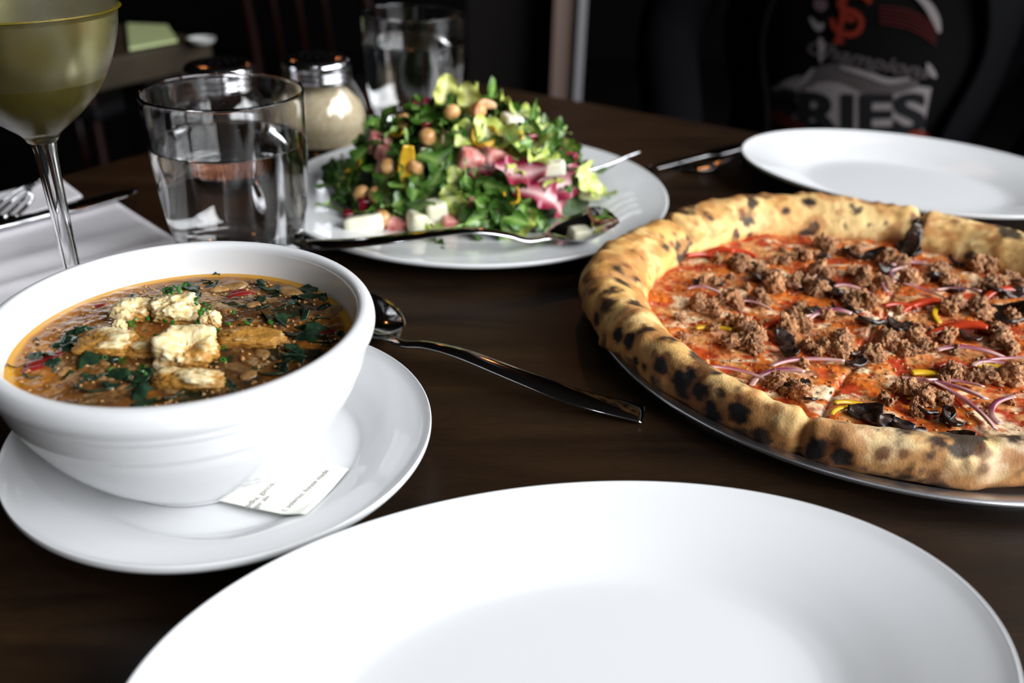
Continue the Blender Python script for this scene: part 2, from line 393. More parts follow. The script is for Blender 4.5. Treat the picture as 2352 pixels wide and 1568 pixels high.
# crust colour
phv = np.tile(ph, NTH); thv = np.repeat(deg, NPH)
cream = np.tile(np.array([.78, .55, .24]), (len(Vd), 1))
colr = mixc(cream, (.66, .39, .135), sst(.42, .62, fbm(Vc, 55, 4, 21)) * .8)
gold = np.exp(-(((thv - 155 + 180) % 360 - 180) / 50) ** 2)
colr = mixc(colr, (.74, .40, .10), gold * (.30 + .5 * sst(.45, .6, fbm(Vc, 100, 4, 22))))
pale = np.exp(-(((thv + 98 + 180) % 360 - 180) / 24) ** 2)
colr = mixc(colr, (.72, .56, .40), pale * .75 * sst(.3, .7, fbm(Vc, 60, 3, 77)))
outer = np.clip(np.cos(phv), 0, 1); low = sst(.35, -.35, np.sin(phv)) * (np.cos(phv) > -.2)
br = fbm(Vc, 90, 5, 31)
left = np.exp(-(((thv + 152 + 180) % 360 - 180) / 38) ** 2)
toast = sst(.50, .64, br + .26 * low + .17 * outer * left)
colr = mixc(colr, (.42, .17, .045), toast * .80)
fine = sst(.60, .70, fbm(Vc, 230, 3, 51) + .05 * outer)
colr = mixc(colr, (.36, .14, .04), fine * .45)
char = sst(.58, .66, fbm(Vc, 85, 4, 61) + .24 * low * (.25 + left) * (np.cos(phv) > .2))
colr = mixc(colr, (.020, .012, .010), char * .95)
lowc = sst(.0, -.6, np.sin(phv)) * (np.cos(phv) > 0)
colr = mixc(colr, (.04, .018, .010), lowc * (.45 + .55 * left) * sst(.35, .6, fbm(Vc, 120, 3, 62) + .2))
colr = mixc(colr, (.46, .21, .060), outer ** .6 * sst(.85, .0, np.sin(phv)) * (.35 + .60 * left) * sst(.34, .52, fbm(Vc, 70, 4, 33)))
streak = sst(.53, .62, fbm(Vc * np.array([1, 1, 2.5]), 130, 4, 36)); colr = mixc(colr, (.52, .24, .06), streak * gold * .75)
# top of the rim toasted thin brown edge along the far side
back = np.exp(-(((thv - 110 + 180) % 360 - 180) / 60) ** 2)
ridge = np.exp(-((phv - 1.15) / .30) ** 2) * sst(.4, .55, fbm(Vc, 110, 3, 71))
colr = mixc(colr, (.33, .13, .04), ridge * back * .8)
def hf_crust(x, y):
    r = math.hypot(x - PX, y - PY); a = math.degrees(math.atan2(y - PY, x - PX)); ro, ri = fRo(a), fRi(a)
    if r > ro: return 0.0
    if r < ri: return .012
    u = (r - ri) / (ro - ri); return .012 + .015 * math.sin(math.pi * min(1, u ** .8 * 1.0)) ** .6 if u < 1 else 0
spots = [(1566, 880, 40, 1), (1606, 905, 24, 1), (1507, 842, 22, 1), (1438, 782, 20, .9), (1415, 772, 17, .9), (1650, 905, 15, .75), (1690, 952, 24, 1), (1630, 948, 26, .95), (1452, 828, 12, .9), (1385, 700, 26, .75), (1365, 735, 22, .85), (1475, 850, 12, .8), (1580, 960, 22, .9),
         (1745, 1010, 26, .8), (1895, 1045, 34, .95), (1870, 1040, 26, .9), (1930, 1055, 26, .85), (1853, 460, 15, .95), (1805, 478, 12, .8), (1705, 480, 10, .6), (1700, 540, 9, .85), (1440, 605, 12, .55), (1480, 588, 8, .6), (1440, 712, 22, .45), (2020, 1040, 16, .65), (2070, 1045, 12, .6), (2258, 1080, 15, .5), (2260, 1035, 16, .55), (2140, 1095, 16, .45),
         (1345, 640, 22, .6), (1550, 530, 8, .6), (1545, 555, 8, .6), (1610, 600, 6, .3), (1360, 660, 18, .7), (2110, 500, 14, .7), (2190, 505, 10, .6), (1690, 912, 8, .6), (1760, 930, 8, .5), (1720, 920, 8, .5), (1480, 740, 8, .5), (1620, 860, 6, .6)]
_ct, _st = math.cos(PITCH), math.sin(PITCH); _zc = Vd[:, 1] * _ct - (Vd[:, 2] - H) * _st; _Y = (Vd[:, 1] * _st + (Vd[:, 2] - H) * _ct) / _zc; _X = Vd[:, 0] / _zc
_c, _s = math.cos(ROLL), math.sin(ROLL); PXc = 1176 + FPX * (_c * _X + _s * _Y); PYc = 784 - FPX * (-_s * _X + _c * _Y)
for sx_, sy_, rr, a in spots:
    dpx = np.hypot(PXc - sx_, PYc - sy_); w_ = np.where(dpx < 7)[0]
    if len(w_) == 0: continue
    q = Vd[w_[np.argmin(_zc[w_])]]
    pm = (rr * (1.1 if a >= .9 else .95)) * .00020 * (1.0 if sy_ > 600 else 1.35)
    dd = np.sqrt(((Vd - np.array(q)) ** 2).sum(1)) / pm + (fbm(Vc, 300, 2, 88) - .5) * .9
    f = sst(1.05, .70, dd)
    colr = mixc(colr, (.30, .105, .03), sst(1.6, .9, dd) * .7 * a)
    colr = mixc(colr, (.012, .009, .009) if a > .72 else (.10, .035, .015), f * min(1, a * 1.15))
crust = obj('crust', Vd, grid_faces(NTH, NPH, wrap_m=True, wrap_n=True), M_crust, pz, col=colr)
crust.data.polygons.foreach_set('use_smooth', [True] * len(crust.data.polygons))
# sauce and cheese surface
NR, NT = 230, 620
rr = np.linspace(0.002, 1, NR); tt = np.linspace(-math.pi, math.pi, NT, endpoint=False)
RI = np.interp((np.degrees(tt)), deg, Ri) + .005
RRm = rr[:, None] * RI[None, :]
S = np.stack([PX + RRm * np.cos(tt), PY + RRm * np.sin(tt), np.zeros_like(RRm)], 2).reshape(-1, 3)
n1 = fbm(S, 45, 4, 5); n2 = fbm(S, 130, 4, 6); n3 = fbm(S, 320, 3, 7)
rim = (RRm / RI[None, :]).reshape(-1)
S[:, 2] = .0098 + (n1 - .5) * .0035 + (n2 - .5) * .0028 + (n3 - .5) * .0016 + sst(.9, 1, rim) * .0018
def cut_line(a):   # knife cuts between slices
    c = math.radians(a); dx, dy = S[:, 0] - PX, S[:, 1] - PY
    al = dx * math.cos(c) + dy * math.sin(c); pe = np.abs(-dx * math.sin(c) + dy * math.cos(c) + (n1 - .5) * .004)
    return np.exp(-(pe / .0014) ** 2) * (al > 0)
cl = sum(cut_line(a) for a in (178, 139, 62, -122, 20, -30))
S[:, 2] -= np.clip(cl, 0, 1) * .0022
c0 = np.tile(np.array([.38, .038, .010]), (len(S), 1))
c0 = mixc(c0, (.60, .145, .020), sst(.42, .58, n2))
chf = sst(.50, .60, fbm(S * np.array([1, 1.8, 1]), 75, 4, 15) - .07 * sst(.86, 1, rim))
c0 = mixc(c0, (.66, .33, .12), chf * .75)
c0 = mixc(c0, (.84, .62, .38), sst(.55, .66, fbm(S * np.array([1, 1.8, 1]), 95, 4, 16)) * .95 * sst(1.0, .85, rim))
c0 = mixc(c0, (.44, .07, .012), sst(.55, .65, fbm(S, 60, 3, 18)) * .6)
c0 = mixc(c0, (.12, .02, .006), sst(.60, .72, n3) * .6)
c0 = mixc(c0, (.42, .028, .008), sst(.88, .97, rim) * .75)
obj('tomato_sauce', S, grid_faces(NR, NT, wrap_m=True), M_sauce, pz, col=c0)
def hf_top(x, y): return .0120
def pizza_z(x, y):
    P = np.array([[x, y, 0.]]); return .0098 + float((fbm(P, 45, 4, 5)[0] - .5) * .0035 + (fbm(P, 130, 4, 6)[0] - .5) * .0028)
def ico(sub):
    bm = bmesh.new(); bmesh.ops.create_icosphere(bm, subdivisions=sub, radius=1)
    V = np.array([v.co[:] for v in bm.verts]); F = [tuple(v.index for v in f.verts) for f in bm.faces]; bm.free(); return V, F
I2, I3, I4, I5 = ico(2), ico(3), ico(4), ico(5)
def lump_mesh(name, seed, m, amp=.55, f=1.6, base=I3, sq=(1, 1, .75), col=None):
    V, F = base; n = fbm(V + seed * 3.1, f, 4, seed, .6); V2 = V * (1 + (n - .5) * 2 * amp)[:, None] * np.array(sq)
    me = bpy.data.meshes.new(name); me.from_pydata(V2.tolist(), [], F); me.polygons.foreach_set('use_smooth', [True] * len(F)); me.materials.append(m)
    if col is not None:
        a = me.color_attributes.new('Col', 'FLOAT_COLOR', 'POINT'); c = np.ones((len(V2), 4)); c[:, :3] = np.clip(col(V2, n), 0, 1); a.data.foreach_set('color', c.ravel())
    return me
saus = [lump_mesh('sausage_crumble', s, M_saus, .92, 2.8, I4, (1.2, 1, .8)) for s in range(8)]
clus = [(1700, 600), (1640, 640), (1720, 610), (1760, 640), (1610, 690), (1640, 700), (1690, 690), (1700, 745), (1740, 760), (1690, 775), (1720, 790), (1780, 590), (1830, 640), (1880, 620), (1860, 790), (1900, 800), (1930, 780), (1990, 650),
        (1960, 620), (2000, 690), (2050, 780), (2100, 770), (2080, 800), (2130, 790), (2010, 810), (2160, 760), (1800, 870), (1830, 880), (1780, 660), (1900, 560), (1950, 580), (2100, 640), (2150, 620), (2180, 650), (2220, 560), (2250, 610), (2230, 700), (2180, 700), (2240, 860), (2290, 850), (2330, 860), (2100, 890), (2140, 910), (2300, 760), (2330, 640), (2050, 600), (2270, 650), (2080, 980 - 60), (1850, 585), (1740, 680), (2040, 640), (1870, 660), (2180, 850), (2310, 780), (2330, 720), (1830, 740)]
ns = 0
def put(me, name, p, sc, parent, rot=None, lift=0):
    e = rot if rot else Euler((rnd.uniform(0, 6.3), rnd.uniform(0, 6.3), rnd.uniform(0, 6.3)))
    M = Matrix.Translation((p[0], p[1], p[2] + lift)) @ e.to_matrix().to_4x4() @ Matrix.Diagonal((*([sc] * 3 if not hasattr(sc, '__len__') else sc), 1))
    return inst(name, me, M, parent)
def in_pizza(x, y, mrg=.012):
    a = math.degrees(math.atan2(y - PY, x - PX)); return math.hypot(x - PX, y - PY) < fRi(a) - mrg
for (cx_, cy_) in clus:
    p = at(cx_, cy_, .013)
    for k in range(4):
        q = p + Vector((rnd.gauss(0, .0036), rnd.gauss(0, .0036), 0))
        if not in_pizza(q.x, q.y, .008): continue
        sc = rnd.choice([.0024, .0032, .0045]) * rnd.uniform(.85, 1.15); put(rnd.choice(saus), 'sausage_crumble', (q.x, q.y, pizza_z(q.x, q.y) + sc * .55), sc, pz); ns += 1
for k in range(55):
    a = rnd.uniform(-math.pi, math.pi); r = .118 * math.sqrt(rnd.random()); q = (PX + r * math.cos(a), PY + r * math.sin(a))
    if r > .05 and -125 < math.degrees(a) < -60 and rnd.random() < .6: continue
    if not in_pizza(*q): continue
    sc = rnd.uniform(.0016, .0036); put(rnd.choice(saus), 'sausage_crumble', (*q, pizza_z(*q) + sc * .4), sc, pz)
Vs, Fs = [], []
for k in range(1500):
    a = rnd.uniform(-math.pi, math.pi); r = .132 * math.sqrt(rnd.random()); x, y = PX + r * math.cos(a), PY + r * math.sin(a)
    if not in_pizza(x, y, .004): continue
    c = (x, y, pizza_z(x, y)); s_ = rnd.uniform(.0004, .0013); b0 = len(Vs); el = rnd.uniform(.6, 1.9)
    for v in ((1, 0, 0), (-1, 0, 0), (0, 1, 0), (0, -1, 0), (0, 0, 1), (0, 0, -1)):
        j = rnd.uniform(.6, 1.4); Vs.append((c[0] + v[0] * s_ * j * el, c[1] + v[1] * s_ * j, c[2] + v[2] * s_ * .8 * j))
    Fs += [tuple(b0 + i for i in f) for f in ((0, 2, 4), (2, 1, 4), (1, 3, 4), (3, 0, 4), (2, 0, 5), (1, 2, 5), (3, 1, 5), (0, 3, 5))]
obj('topping_crumbs', Vs, Fs, mat('topping_crumb', (.4, .1, .03), .3, noise=(240, (.16, .020, .006), (.66, .36, .14))), pz, kind='stuff')
# curled sheets (mushroom, leaf scraps) and strips
def sheet(name, L, W, curl, seed, m, n=14, k=7, thick=.0008, ragged=.35, twist=.5, tip=.5):
    s = np.linspace(0, 1, n); t = np.linspace(-1, 1, k); Vt = []
    for a in s:
        wv = W * (math.sin(math.pi * min(max(a, .04), .96)) ** tip) 
        for b in t:
            x = a * L - L / 2; y = b * wv; z = curl * L * (4 * (a - .5) ** 2 - .3) + .35 * curl * W * b * b * 4 + twist * b * wv * (a - .5)
            Vt.append((x, y, z))
    Vt = np.array(Vt); g = 1 / L
    Vt[:, 2] += (fbm(Vt + seed, 2.2 * g, 3, seed) - .5) * L * ragged
    Vt[:, 1] *= 1 + (fbm(Vt + seed * 2.2, 3.5 * g, 2, seed + 5) - .5) * 2 * ragged
    F = grid_faces(n, k); N = len(Vt); Vb = Vt - np.array([0, 0, thick])
    F2 = F + [tuple(i + N for i in f[::-1]) for f in F]
    idx = [i * k for i in range(n)] + [(n - 1) * k + j for j in range(1, k)] + [i * k + k - 1 for i in range(n - 2, -1, -1)] + [j for j in range(k - 2, 0, -1)]
    for i in range(len(idx)):
        a, b = idx[i], idx[(i + 1) % len(idx)]; F2.append((a, b, b + N, a + N))
    me = bpy.data.meshes.new(name); me.from_pydata(np.r_[Vt, Vb].tolist(), [], F2); me.polygons.foreach_set('use_smooth', [True] * len(F2)); me.materials.append(m)
    return me
def setcol(me, fn):
    V = np.array([v.co[:] for v in me.vertices]); a = me.color_attributes.new('Col', 'FLOAT_COLOR', 'POINT')
    c = np.ones((len(V), 4)); c[:, :3] = np.clip(fn(V), 0, 1); a.data.foreach_set('color', c.ravel()); return me
mush = [sheet('mushroom_slice', .0135, .0040, .10, s, M_olive, ragged=.26, thick=.0018, tip=.35) for s in range(6)]
mspots = [(1650, 635, .8), (1750, 628, 1), (1720, 600, .8), (1805, 765, 1.2), (1815, 795, 1.), (1900, 640, 1), (1925, 665, 1.1), (1960, 700, 1.2), (2000, 730, 1.2), (1950, 790, 1.1), (1970, 820, 1), (1835, 880, 1.1), (1860, 900, .9), (1850, 870, .8), (1990, 935, 1.3), (2020, 950, 1), (2060, 965, 1.4), (2090, 970, 1.2), (2130, 930, 1), (2190, 955, 1.1), (2210, 990, 1.1), (2180, 940, .9),
          (1890, 575, 1), (1960, 570, 1.1), (2010, 575, 1.2), (2090, 560, 1.5), (2110, 540, 1.6), (2130, 530, 1.2), (2150, 625, 1.1), (2200, 650, 1.1), (2310, 700, 1.8), (2330, 715, 1.8), (2100, 740, 1.1), (2060, 735, 1), (2230, 760, 1), (2040, 610, 1), (2200, 590, 1), (2280, 650, 1.2), (1930, 700, .8), (2330, 660, 1.3), (1870, 700, .7), (1600, 640, .6)]
for (x_, y_, s_) in mspots:
    p = at(x_, y_, .015); 
    if not in_pizza(p.x, p.y, -.002): continue
    put(rnd.choice(mush), 'mushroom_slice', (p.x, p.y, pizza_z(p.x, p.y)), s_ * rnd.uniform(.75, 1.0), pz, Euler((rnd.uniform(-.6, .6), rnd.uniform(-.35, .35), rnd.uniform(0, 6.3))), lift=.0030)
# charred upright scrap at the far rim
for (x_, y_, rz_) in ((2100, 545, 1.2), (2112, 530, 1.9), (2090, 565, .6)):
    p = at(x_, y_, .018); put(mush[1], 'mushroom_slice', (p.x, p.y, .018), 1.25, pz, Euler((.4, -1.1, rz_)))
def arcstrip(name, Rr, ang, wd, th_, m, seed, colf=None, n=26):
    Vt = []; k = 5
    for i in range(n):
        a = (i / (n - 1) - .5) * ang; ww = wd * (.35 + .65 * math.sin(math.pi * (i + .5) / n) ** .5)
        for j in range(k):
            t_ = j / (k - 1) - .5
            r = Rr + t_ * th_; Vt.append((r * math.sin(a), r * math.cos(a) - Rr * math.cos(ang * .35), ww / 2 - abs(t_) * .2 * wd + math.sin(a * 3 + seed) * wd * .35))
        for j in range(k):
            t_ = .5 - j / (k - 1)
            r = Rr + t_ * th_; Vt.append((r * math.sin(a), r * math.cos(a) - Rr * math.cos(ang * .35), -ww / 2 + abs(t_) * .2 * wd + math.sin(a * 3 + seed) * wd * .35))
    F = grid_faces(n, 2 * k, wrap_m=True); F += [tuple(range(2 * k))[::-1], tuple((n - 1) * 2 * k + i for i in range(2 * k))]
    me = bpy.data.meshes.new(name); me.from_pydata(Vt, [], F); me.polygons.foreach_set('use_smooth', [True] * len(F)); me.materials.append(m)
    if colf: setcol(me, colf)
    return me
def onc(Rr): return lambda V: mixc(np.tile(np.array([.62, .37, .34]), (len(V), 1)), (.26, .06, .11), sst(Rr + .00005, Rr + .0006, np.hypot(V[:, 0], V[:, 1] + Rr * .8)) * .0 + sst(.0002, .0011, V[:, 2]))
oni = [arcstrip('onion_strip', .016, 1.8, .0016, .0024, M_onion, 1, onc(.016)), arcstrip('onion_strip', .024, 1.3, .0013, .0022, M_onion, 2, onc(.024)), arcstrip('onion_strip', .011, 2.0, .0012, .0016, M_onion, 3, onc(.011))]
ospots = [(1700, 850, 1, 1.0, -.3), (1850, 825, 1, 1.3, .2), (1780, 855, 0, 1.1, .3), (2170, 880, 1, 1.3, -.7), (2220, 930, 1, 1.2, -1.1), (2190, 870, 0, 1., -.2), (2090, 600, 0, 1.2, .3), (2060, 620, 2, 1.1, .9), (2130, 665, 1, .9, -.7), (1790, 640, 1, .9, -.6), (1900, 715, 0, 1., .2), (1860, 720, 2, 1, .6), (2230, 800, 1, 1.1, -.2), (2320, 820, 1, 1.1, .1), (1960, 660, 2, 1.1, -.3), (1870, 640, 2, 1, 1.4), (2040, 650, 2, 1, 1), (1620, 660, 2, 1, -.4), (2280, 830, 0, 1, .2), (2200, 660, 0, .9, -.3), (1740, 690, 2, .9, -.5), (2300, 930, 0, 1., .9)]
for x_, y_, k, s_, rz_ in ospots:
    p = at(x_, y_, .014)
    if in_pizza(p.x, p.y, 0): put(oni[k], 'onion_strip', (p.x, p.y, pizza_z(p.x, p.y)), s_, pz, Euler((rnd.uniform(-.5, .1), rnd.uniform(-.15, .15), rz_)), lift=.0030)
pep = [arcstrip('pepper_strip', .022, 1.0, .0030, .0035, M_redp, 1), arcstrip('pepper_strip', .022, 1.1, .0030, .0035, M_yelp, 4)]
for x_, y_, k, rz_, s_ in ((1610, 577, 0, .3, 1.), (1700, 570, 0, -.1, 1), (2120, 690, 0, .1, 1.2), (2160, 755, 0, .5, 1.), (2210, 745, 0, -.1, 1.2), (1850, 640, 0, .2, 1), (1780, 735, 0, .3, 1), (2190, 830, 0, .2, .9), (2170, 905, 0, -.6, .8), (2240, 690, 0, 0, 1), (2070, 690, 0, 0, .9), (1640, 740, 1, -.1, .8), (2155, 710, 1, 1.2, .8), (1950, 910, 1, .2, .6), (2150, 850, 1, -.3, .9), (2290, 830, 1, -.1, 1), (1930, 930, 1, .6, .5), (2120, 905, 1, -.4, .5), (2300, 660, 0, .3, 1), (1650, 570, 0, 0, .9)):
    p = at(x_, y_, .014)
    if in_pizza(p.x, p.y, 0):
        o = put(pep[k], 'pepper_strip', (p.x, p.y, pizza_z(p.x, p.y)), s_, pz, Euler((rnd.uniform(-.4, .4), rnd.uniform(-.2, .2), rz_)), lift=.0012)
        o['label'] = 'red pepper strip' if k == 0 else 'yellow pepper strip'
cz = [lump_mesh('melted_cheese', 40 + s, M_chz, .5, 1.5, I3, (1.6, 1, .18)) for s in range(4)]
for k in range(0):
    a = rnd.uniform(-math.pi, math.pi); r = .125 * math.sqrt(rnd.random()); q = (PX + r * math.cos(a), PY + r * math.sin(a))
    if in_pizza(*q, .008): put(rnd.choice(cz), 'melted_cheese', (*q, pizza_z(*q) - .0004), rnd.uniform(.0035, .0075), pz, Euler((0, 0, rnd.uniform(-.5, .5))))

# ============================================================ SOUP
ZS = .0560; RS = .0632
sp = thing('soup', 'brown vegetable soup with dark greens and beans filling the bowl', 'soup', (BX, BY, ZS))
NR, NT = 150, 420; rr = np.linspace(0.002, 1, NR); tt = np.linspace(-math.pi, math.pi, NT, endpoint=False)
RRm = rr[:, None] * RS * np.ones(NT)[None, :]
S = np.stack([BX + RRm * np.cos(tt), BY + RRm * np.sin(tt), np.full_like(RRm, ZS)], 2).reshape(-1, 3)
rn = np.repeat(rr, NT); n1 = fbm(S, 60, 4, 105); n2 = fbm(S * np.array([1, 1.6, 1]), 190, 4, 106); n3 = fbm(S, 520, 3, 107)
S[:, 2] += ((n1 - .5) * .0016 + (n2 - .5) * .0014 + (n3 - .5) * .0007) * sst(1, .9, rn)
wv = S + np.stack([fbm(S, 55, 2, 120), fbm(S, 55, 2, 121), fbm(S, 55, 2, 122)], 1) * .02
c0 = np.tile(np.array([.145, .052, .010]), (len(S), 1))
c0 = mixc(c0, (.30, .105, .012), sst(.46, .60, fbm(wv, 80, 4, 112)))
c0 = mixc(c0, (.050, .026, .013), sst(.50, .60, fbm(wv, 60, 3, 111)) * .8)
c0 = mixc(c0, (.36, .20, .075), sst(.56, .66, fbm(wv, 170, 4, 106)) * .6)
c0 = mixc(c0, (.010, .020, .010), sst(.58, .63, fbm(wv * np.array([1, 1.7, 1]), 110, 4, 113)) * .95)
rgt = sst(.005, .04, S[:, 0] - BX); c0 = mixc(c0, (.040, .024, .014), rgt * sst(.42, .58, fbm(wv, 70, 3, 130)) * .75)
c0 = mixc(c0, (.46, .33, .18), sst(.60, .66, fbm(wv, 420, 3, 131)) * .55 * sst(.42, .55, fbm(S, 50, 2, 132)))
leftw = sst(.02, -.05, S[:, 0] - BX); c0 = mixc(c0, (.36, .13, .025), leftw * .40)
c0 = mixc(c0, (.30, .11, .010), sst(.84, .92, rn + (n1 - .5) * .10) * .8)
c0 = mixc(c0, (.58, .28, .012), sst(.925, .965, rn + (n1 - .5) * .05))
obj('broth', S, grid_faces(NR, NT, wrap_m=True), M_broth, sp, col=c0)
V, F = lathe([(RS, 0), (.058, -.016), (.045, -.038), (0, -.044)], (BX, BY, ZS - .0004), 96, 20); obj('broth_body', V, F, mat('broth_depth', (.15, .06, .015), .3), sp)
kal = [sheet('kale_leaf', .013, .0042, .10, 20 + s, M_kale, ragged=.5, n=16, k=9, thick=.0005) for s in range(5)]
def sput(mes, name, px, py, sc, ez=.0, tilt=.12, lift=-.0002):
    p = at(px, py, ZS)
    if math.hypot(p.x - BX, p.y - BY) > RS - .003: return
    return put(rnd.choice(mes), name, (p.x, p.y, ZS + lift), sc, sp, Euler((rnd.uniform(-tilt, tilt), rnd.uniform(-tilt, tilt), ez if ez else rnd.uniform(0, 6.3))))
for x_, y_, s_ in ((350, 680, 1.3), (180, 780, 1.3), (140, 800, 1.2), (210, 765, 1.1), (120, 780, 1), (215, 845, 1.5), (240, 850, 1.2), (240, 880, 1.4), (300, 875, 1.3), (180, 870, 1), (330, 915, 1.1), (330, 870, .9), (460, 660, 1.2), (430, 690, 1), (620, 660, 1), (700, 675, 1.2), (710, 690, 1.2), (640, 700, 1.2), (655, 725, 1.5), (670, 740, 1.2), (690, 760, 1.1), (680, 800, 1.5), (700, 805, 1.2), (740, 775, 1.4), (750, 780, 1.1), (670, 830, 1), (490, 885, 1.1), (510, 890, 1.1), (740, 720, 1), (600, 700, .9), (100, 850, 1), (60, 830, .9), (390, 900, 1.2), (270, 650, .7), (485, 640, .8), (560, 740, .7), (620, 850, 1)):
    sput(kal, 'kale_leaf', x_, y_, s_)
bea = [lump_mesh('bean', 60 + s, M_bean, .18, 1.2, I3, (1.5, .95, .6)) for s in range(3)]
for x_, y_, s_ in ((530, 655, .0052), (505, 662, .004), (668, 668, .0052), (760, 715, .0042), (650, 785, .0034), (300, 850, .0026), (310, 865, .0026), (180, 820, .0026), (600, 810, .0032), (240, 830, .0026), (400, 893, .003), (580, 700, .003), (575, 860, .003), (150, 850, .0026)):
    sput(bea, 'bean', x_, y_, s_, tilt=.15, lift=-s_ * .30)
redb = lump_mesh('tomato_bit', 70, mat('tomato_bit', (.16, .010, .008), .25, rand=.2), .3, 1.4, I2, (1.8, .8, .4))
for x_, y_, s_ in ((105, 830, .0042), (125, 815, .0035), (85, 845, .0032), (550, 675, .0036), (548, 668, .003), (225, 700, .0025), (750, 760, .003)):
    sput([redb], 'tomato_bit', x_, y_, s_, ez=.5, tilt=.1, lift=-.0006)
rice = [lump_mesh('soup_crumb', 80 + s, M_bean, .5, 2., I2, (1.2, 1, .6)) for s in range(3)]
Vs, Fs = [], []
for k in range(420):
    a = rnd.uniform(0, 6.283); r = (RS - .005) * math.sqrt(rnd.random()); V0, F0 = I2[0][:0], None
    c = (BX + r * math.cos(a), BY + r * math.sin(a), ZS); s_ = rnd.uniform(.0004, .0013)
    b0 = len(Vs); oc = [(1, 0, 0), (-1, 0, 0), (0, 1, 0), (0, -1, 0), (0, 0, 1), (0, 0, -1)]; j_ = [rnd.uniform(.6, 1.4) for _ in oc]
    Vs += [(c[0] + v[0] * s_ * j, c[1] + v[1] * s_ * j, c[2] + v[2] * s_ * .7 * j) for v, j in zip(oc, j_)]
    Fs += [tuple(b0 + i for i in f) for f in ((0, 2, 4), (2, 1, 4), (1, 3, 4), (3, 0, 4), (2, 0, 5), (1, 2, 5), (3, 1, 5), (0, 3, 5))]
obj('soup_crumbs', Vs, Fs, M_bean, sp, kind='stuff')
# chives
def ringmesh(name, r1, r2, h, m, n=14):
    V = []; 
    for i in range(n):
        a = 2 * math.pi * i / n; c, s = math.cos(a), math.sin(a)
        V += [(r1 * c, r1 * s, h), (r2 * c, r2 * s * .85, h), (r2 * c, r2 * s * .85, 0), (r1 * c, r1 * s, 0)]
    me = bpy.data.meshes.new(name); me.from_pydata(V, [], grid_faces(n, 4, wrap_m=True, wrap_n=True)); me.materials.append(m); return me
chv = [ringmesh('chive_ring', .00125, .00085, .0012, M_chive), ringmesh('chive_ring', .0009, .00055, .0018, M_chive), ringmesh('chive_ring', .0016, .0013, .0007, M_chive)]
chp = [(390, 665, .010), (402, 660, .012), (410, 668, .0115), (424, 655, .0125), (398, 672, .0105), (416, 672, .0105), (380, 670, .010), (455, 700, .006), (465, 712, .006), (470, 700, .0065), (460, 722, .005), (475, 715, .005), (450, 690, .006), (482, 705, .004), (458, 730, .003), (566, 742, .001), (325, 855, .001), (335, 860, .001), (300, 800, .002), (240, 822, .001), (350, 785, .002), (360, 775, .002), (300, 745, .003), (312, 735, .003), (340, 735, .002), (380, 735, .002), (395, 745, .002), (510, 800, .002), (515, 827, .001), (525, 745, .001), (620, 742, .001), (535, 720, .001), (488, 720, .001), (245, 765, .003), (310, 765, .003), (405, 750, .003), (500, 760, .002), (620, 760, .001), (330, 845, .001), (255, 850, .001), (280, 830, .001), (440, 760, .003), (450, 745, .002)]
for x_, y_, l in chp:
    p = at(x_, y_, ZS + l)
    put(rnd.choice(chv), 'chive_ring', p, rnd.uniform(.7, 1.05), sp, Euler((rnd.uniform(-.8, .8), rnd.uniform(-.8, .8), rnd.uniform(0, 6)))) if math.hypot(p.x - BX, p.y - BY) < RS else None
# croutons
def crouton(label, px, py, size, seed, soak, lift=.3, holes=()):
    V, F = I5; s3 = seed * 1.7
    n = fbm(V + s3, 1.2, 3, seed, .5); n2 = fbm(V + s3, 7.5, 4, seed + 3, .70); cav = sst(.58, .68, fbm(V + s3, 4.5, 2, seed + 9))
    rad = 1 + (n - .5) * .75 + (n2 - .5) * .36 - cav * .13
    for hx, hy, hz, hr, hd in holes:
        dd = np.sqrt(((V - np.array([hx, hy, hz]) / np.linalg.norm([hx, hy, hz])) ** 2).sum(1)); rad -= hd * sst(hr, hr * .4, dd)
    # squarish chunk
    q = np.abs(V).max(1); rad = rad * (q ** -.35)
    sz = np.array(size); P = V * rad[:, None] * sz
    p = at(px, py, ZS + size[2] * lift)
    W = P + np.array([p.x, p.y, ZS + size[2] * lift])
    zc = (W[:, 2] - ZS) / (size[2] * 1.6)
    c = np.tile(np.array([.72, .54, .25]), (len(V), 1)); c = mixc(c, (.82, .70, .44), sst(.45, .62, n2)); c = mixc(c, (.55, .36, .12), cav * .6)
    c = mixc(c, (.38, .18, .03), sst(soak + .35, soak - .05, zc + (n - .5) * 1.2 + (n2 - .5) * .4))
    o = obj('crouton', W, F, M_bread, col=c); return tag(o, label, 'crouton')
crouton('large pale crouton with a hollow top in the middle of the soup', 435, 806, (.0108, .0092, .0072), 11, .25, .35, holes=((.1, -.35, 1, .80, .50),))
crouton('upper pale crouton topped with chopped chives', 398, 712, (.0094, .0078, .0066), 4, .2, .45, holes=((-.2, -.4, .7, .5, .2),))
crouton('small broken crouton left of the chive-topped one', 308, 718, (.0080, .0070, .0052), 7, .35, .4)
crouton('tiny white bread cube left of centre in the soup', 275, 752, (.0028, .0028, .0030), 13, .1, .7)
crouton('broth-soaked brown crouton at the left of the soup', 245, 795, (.0120, .0085, .0042), 17, .75, .35)
crouton('flat soaked crouton right of the hollow one', 575, 780, (.0118, .0062, .0030), 23, 1.05, .22)
crouton('small knobbly crouton behind the flat soaked one', 485, 738, (.0038, .0038, .0042), 27, .35, .5)
crouton('wide half-sunken crouton nearest the front of the soup', 438, 876, (.0125, .0052, .0042), 31, .55, .2)
crouton('soggy bread scrap between the left and middle croutons', 340, 800, (.0085, .0065, .0030), 37, .95, .2)

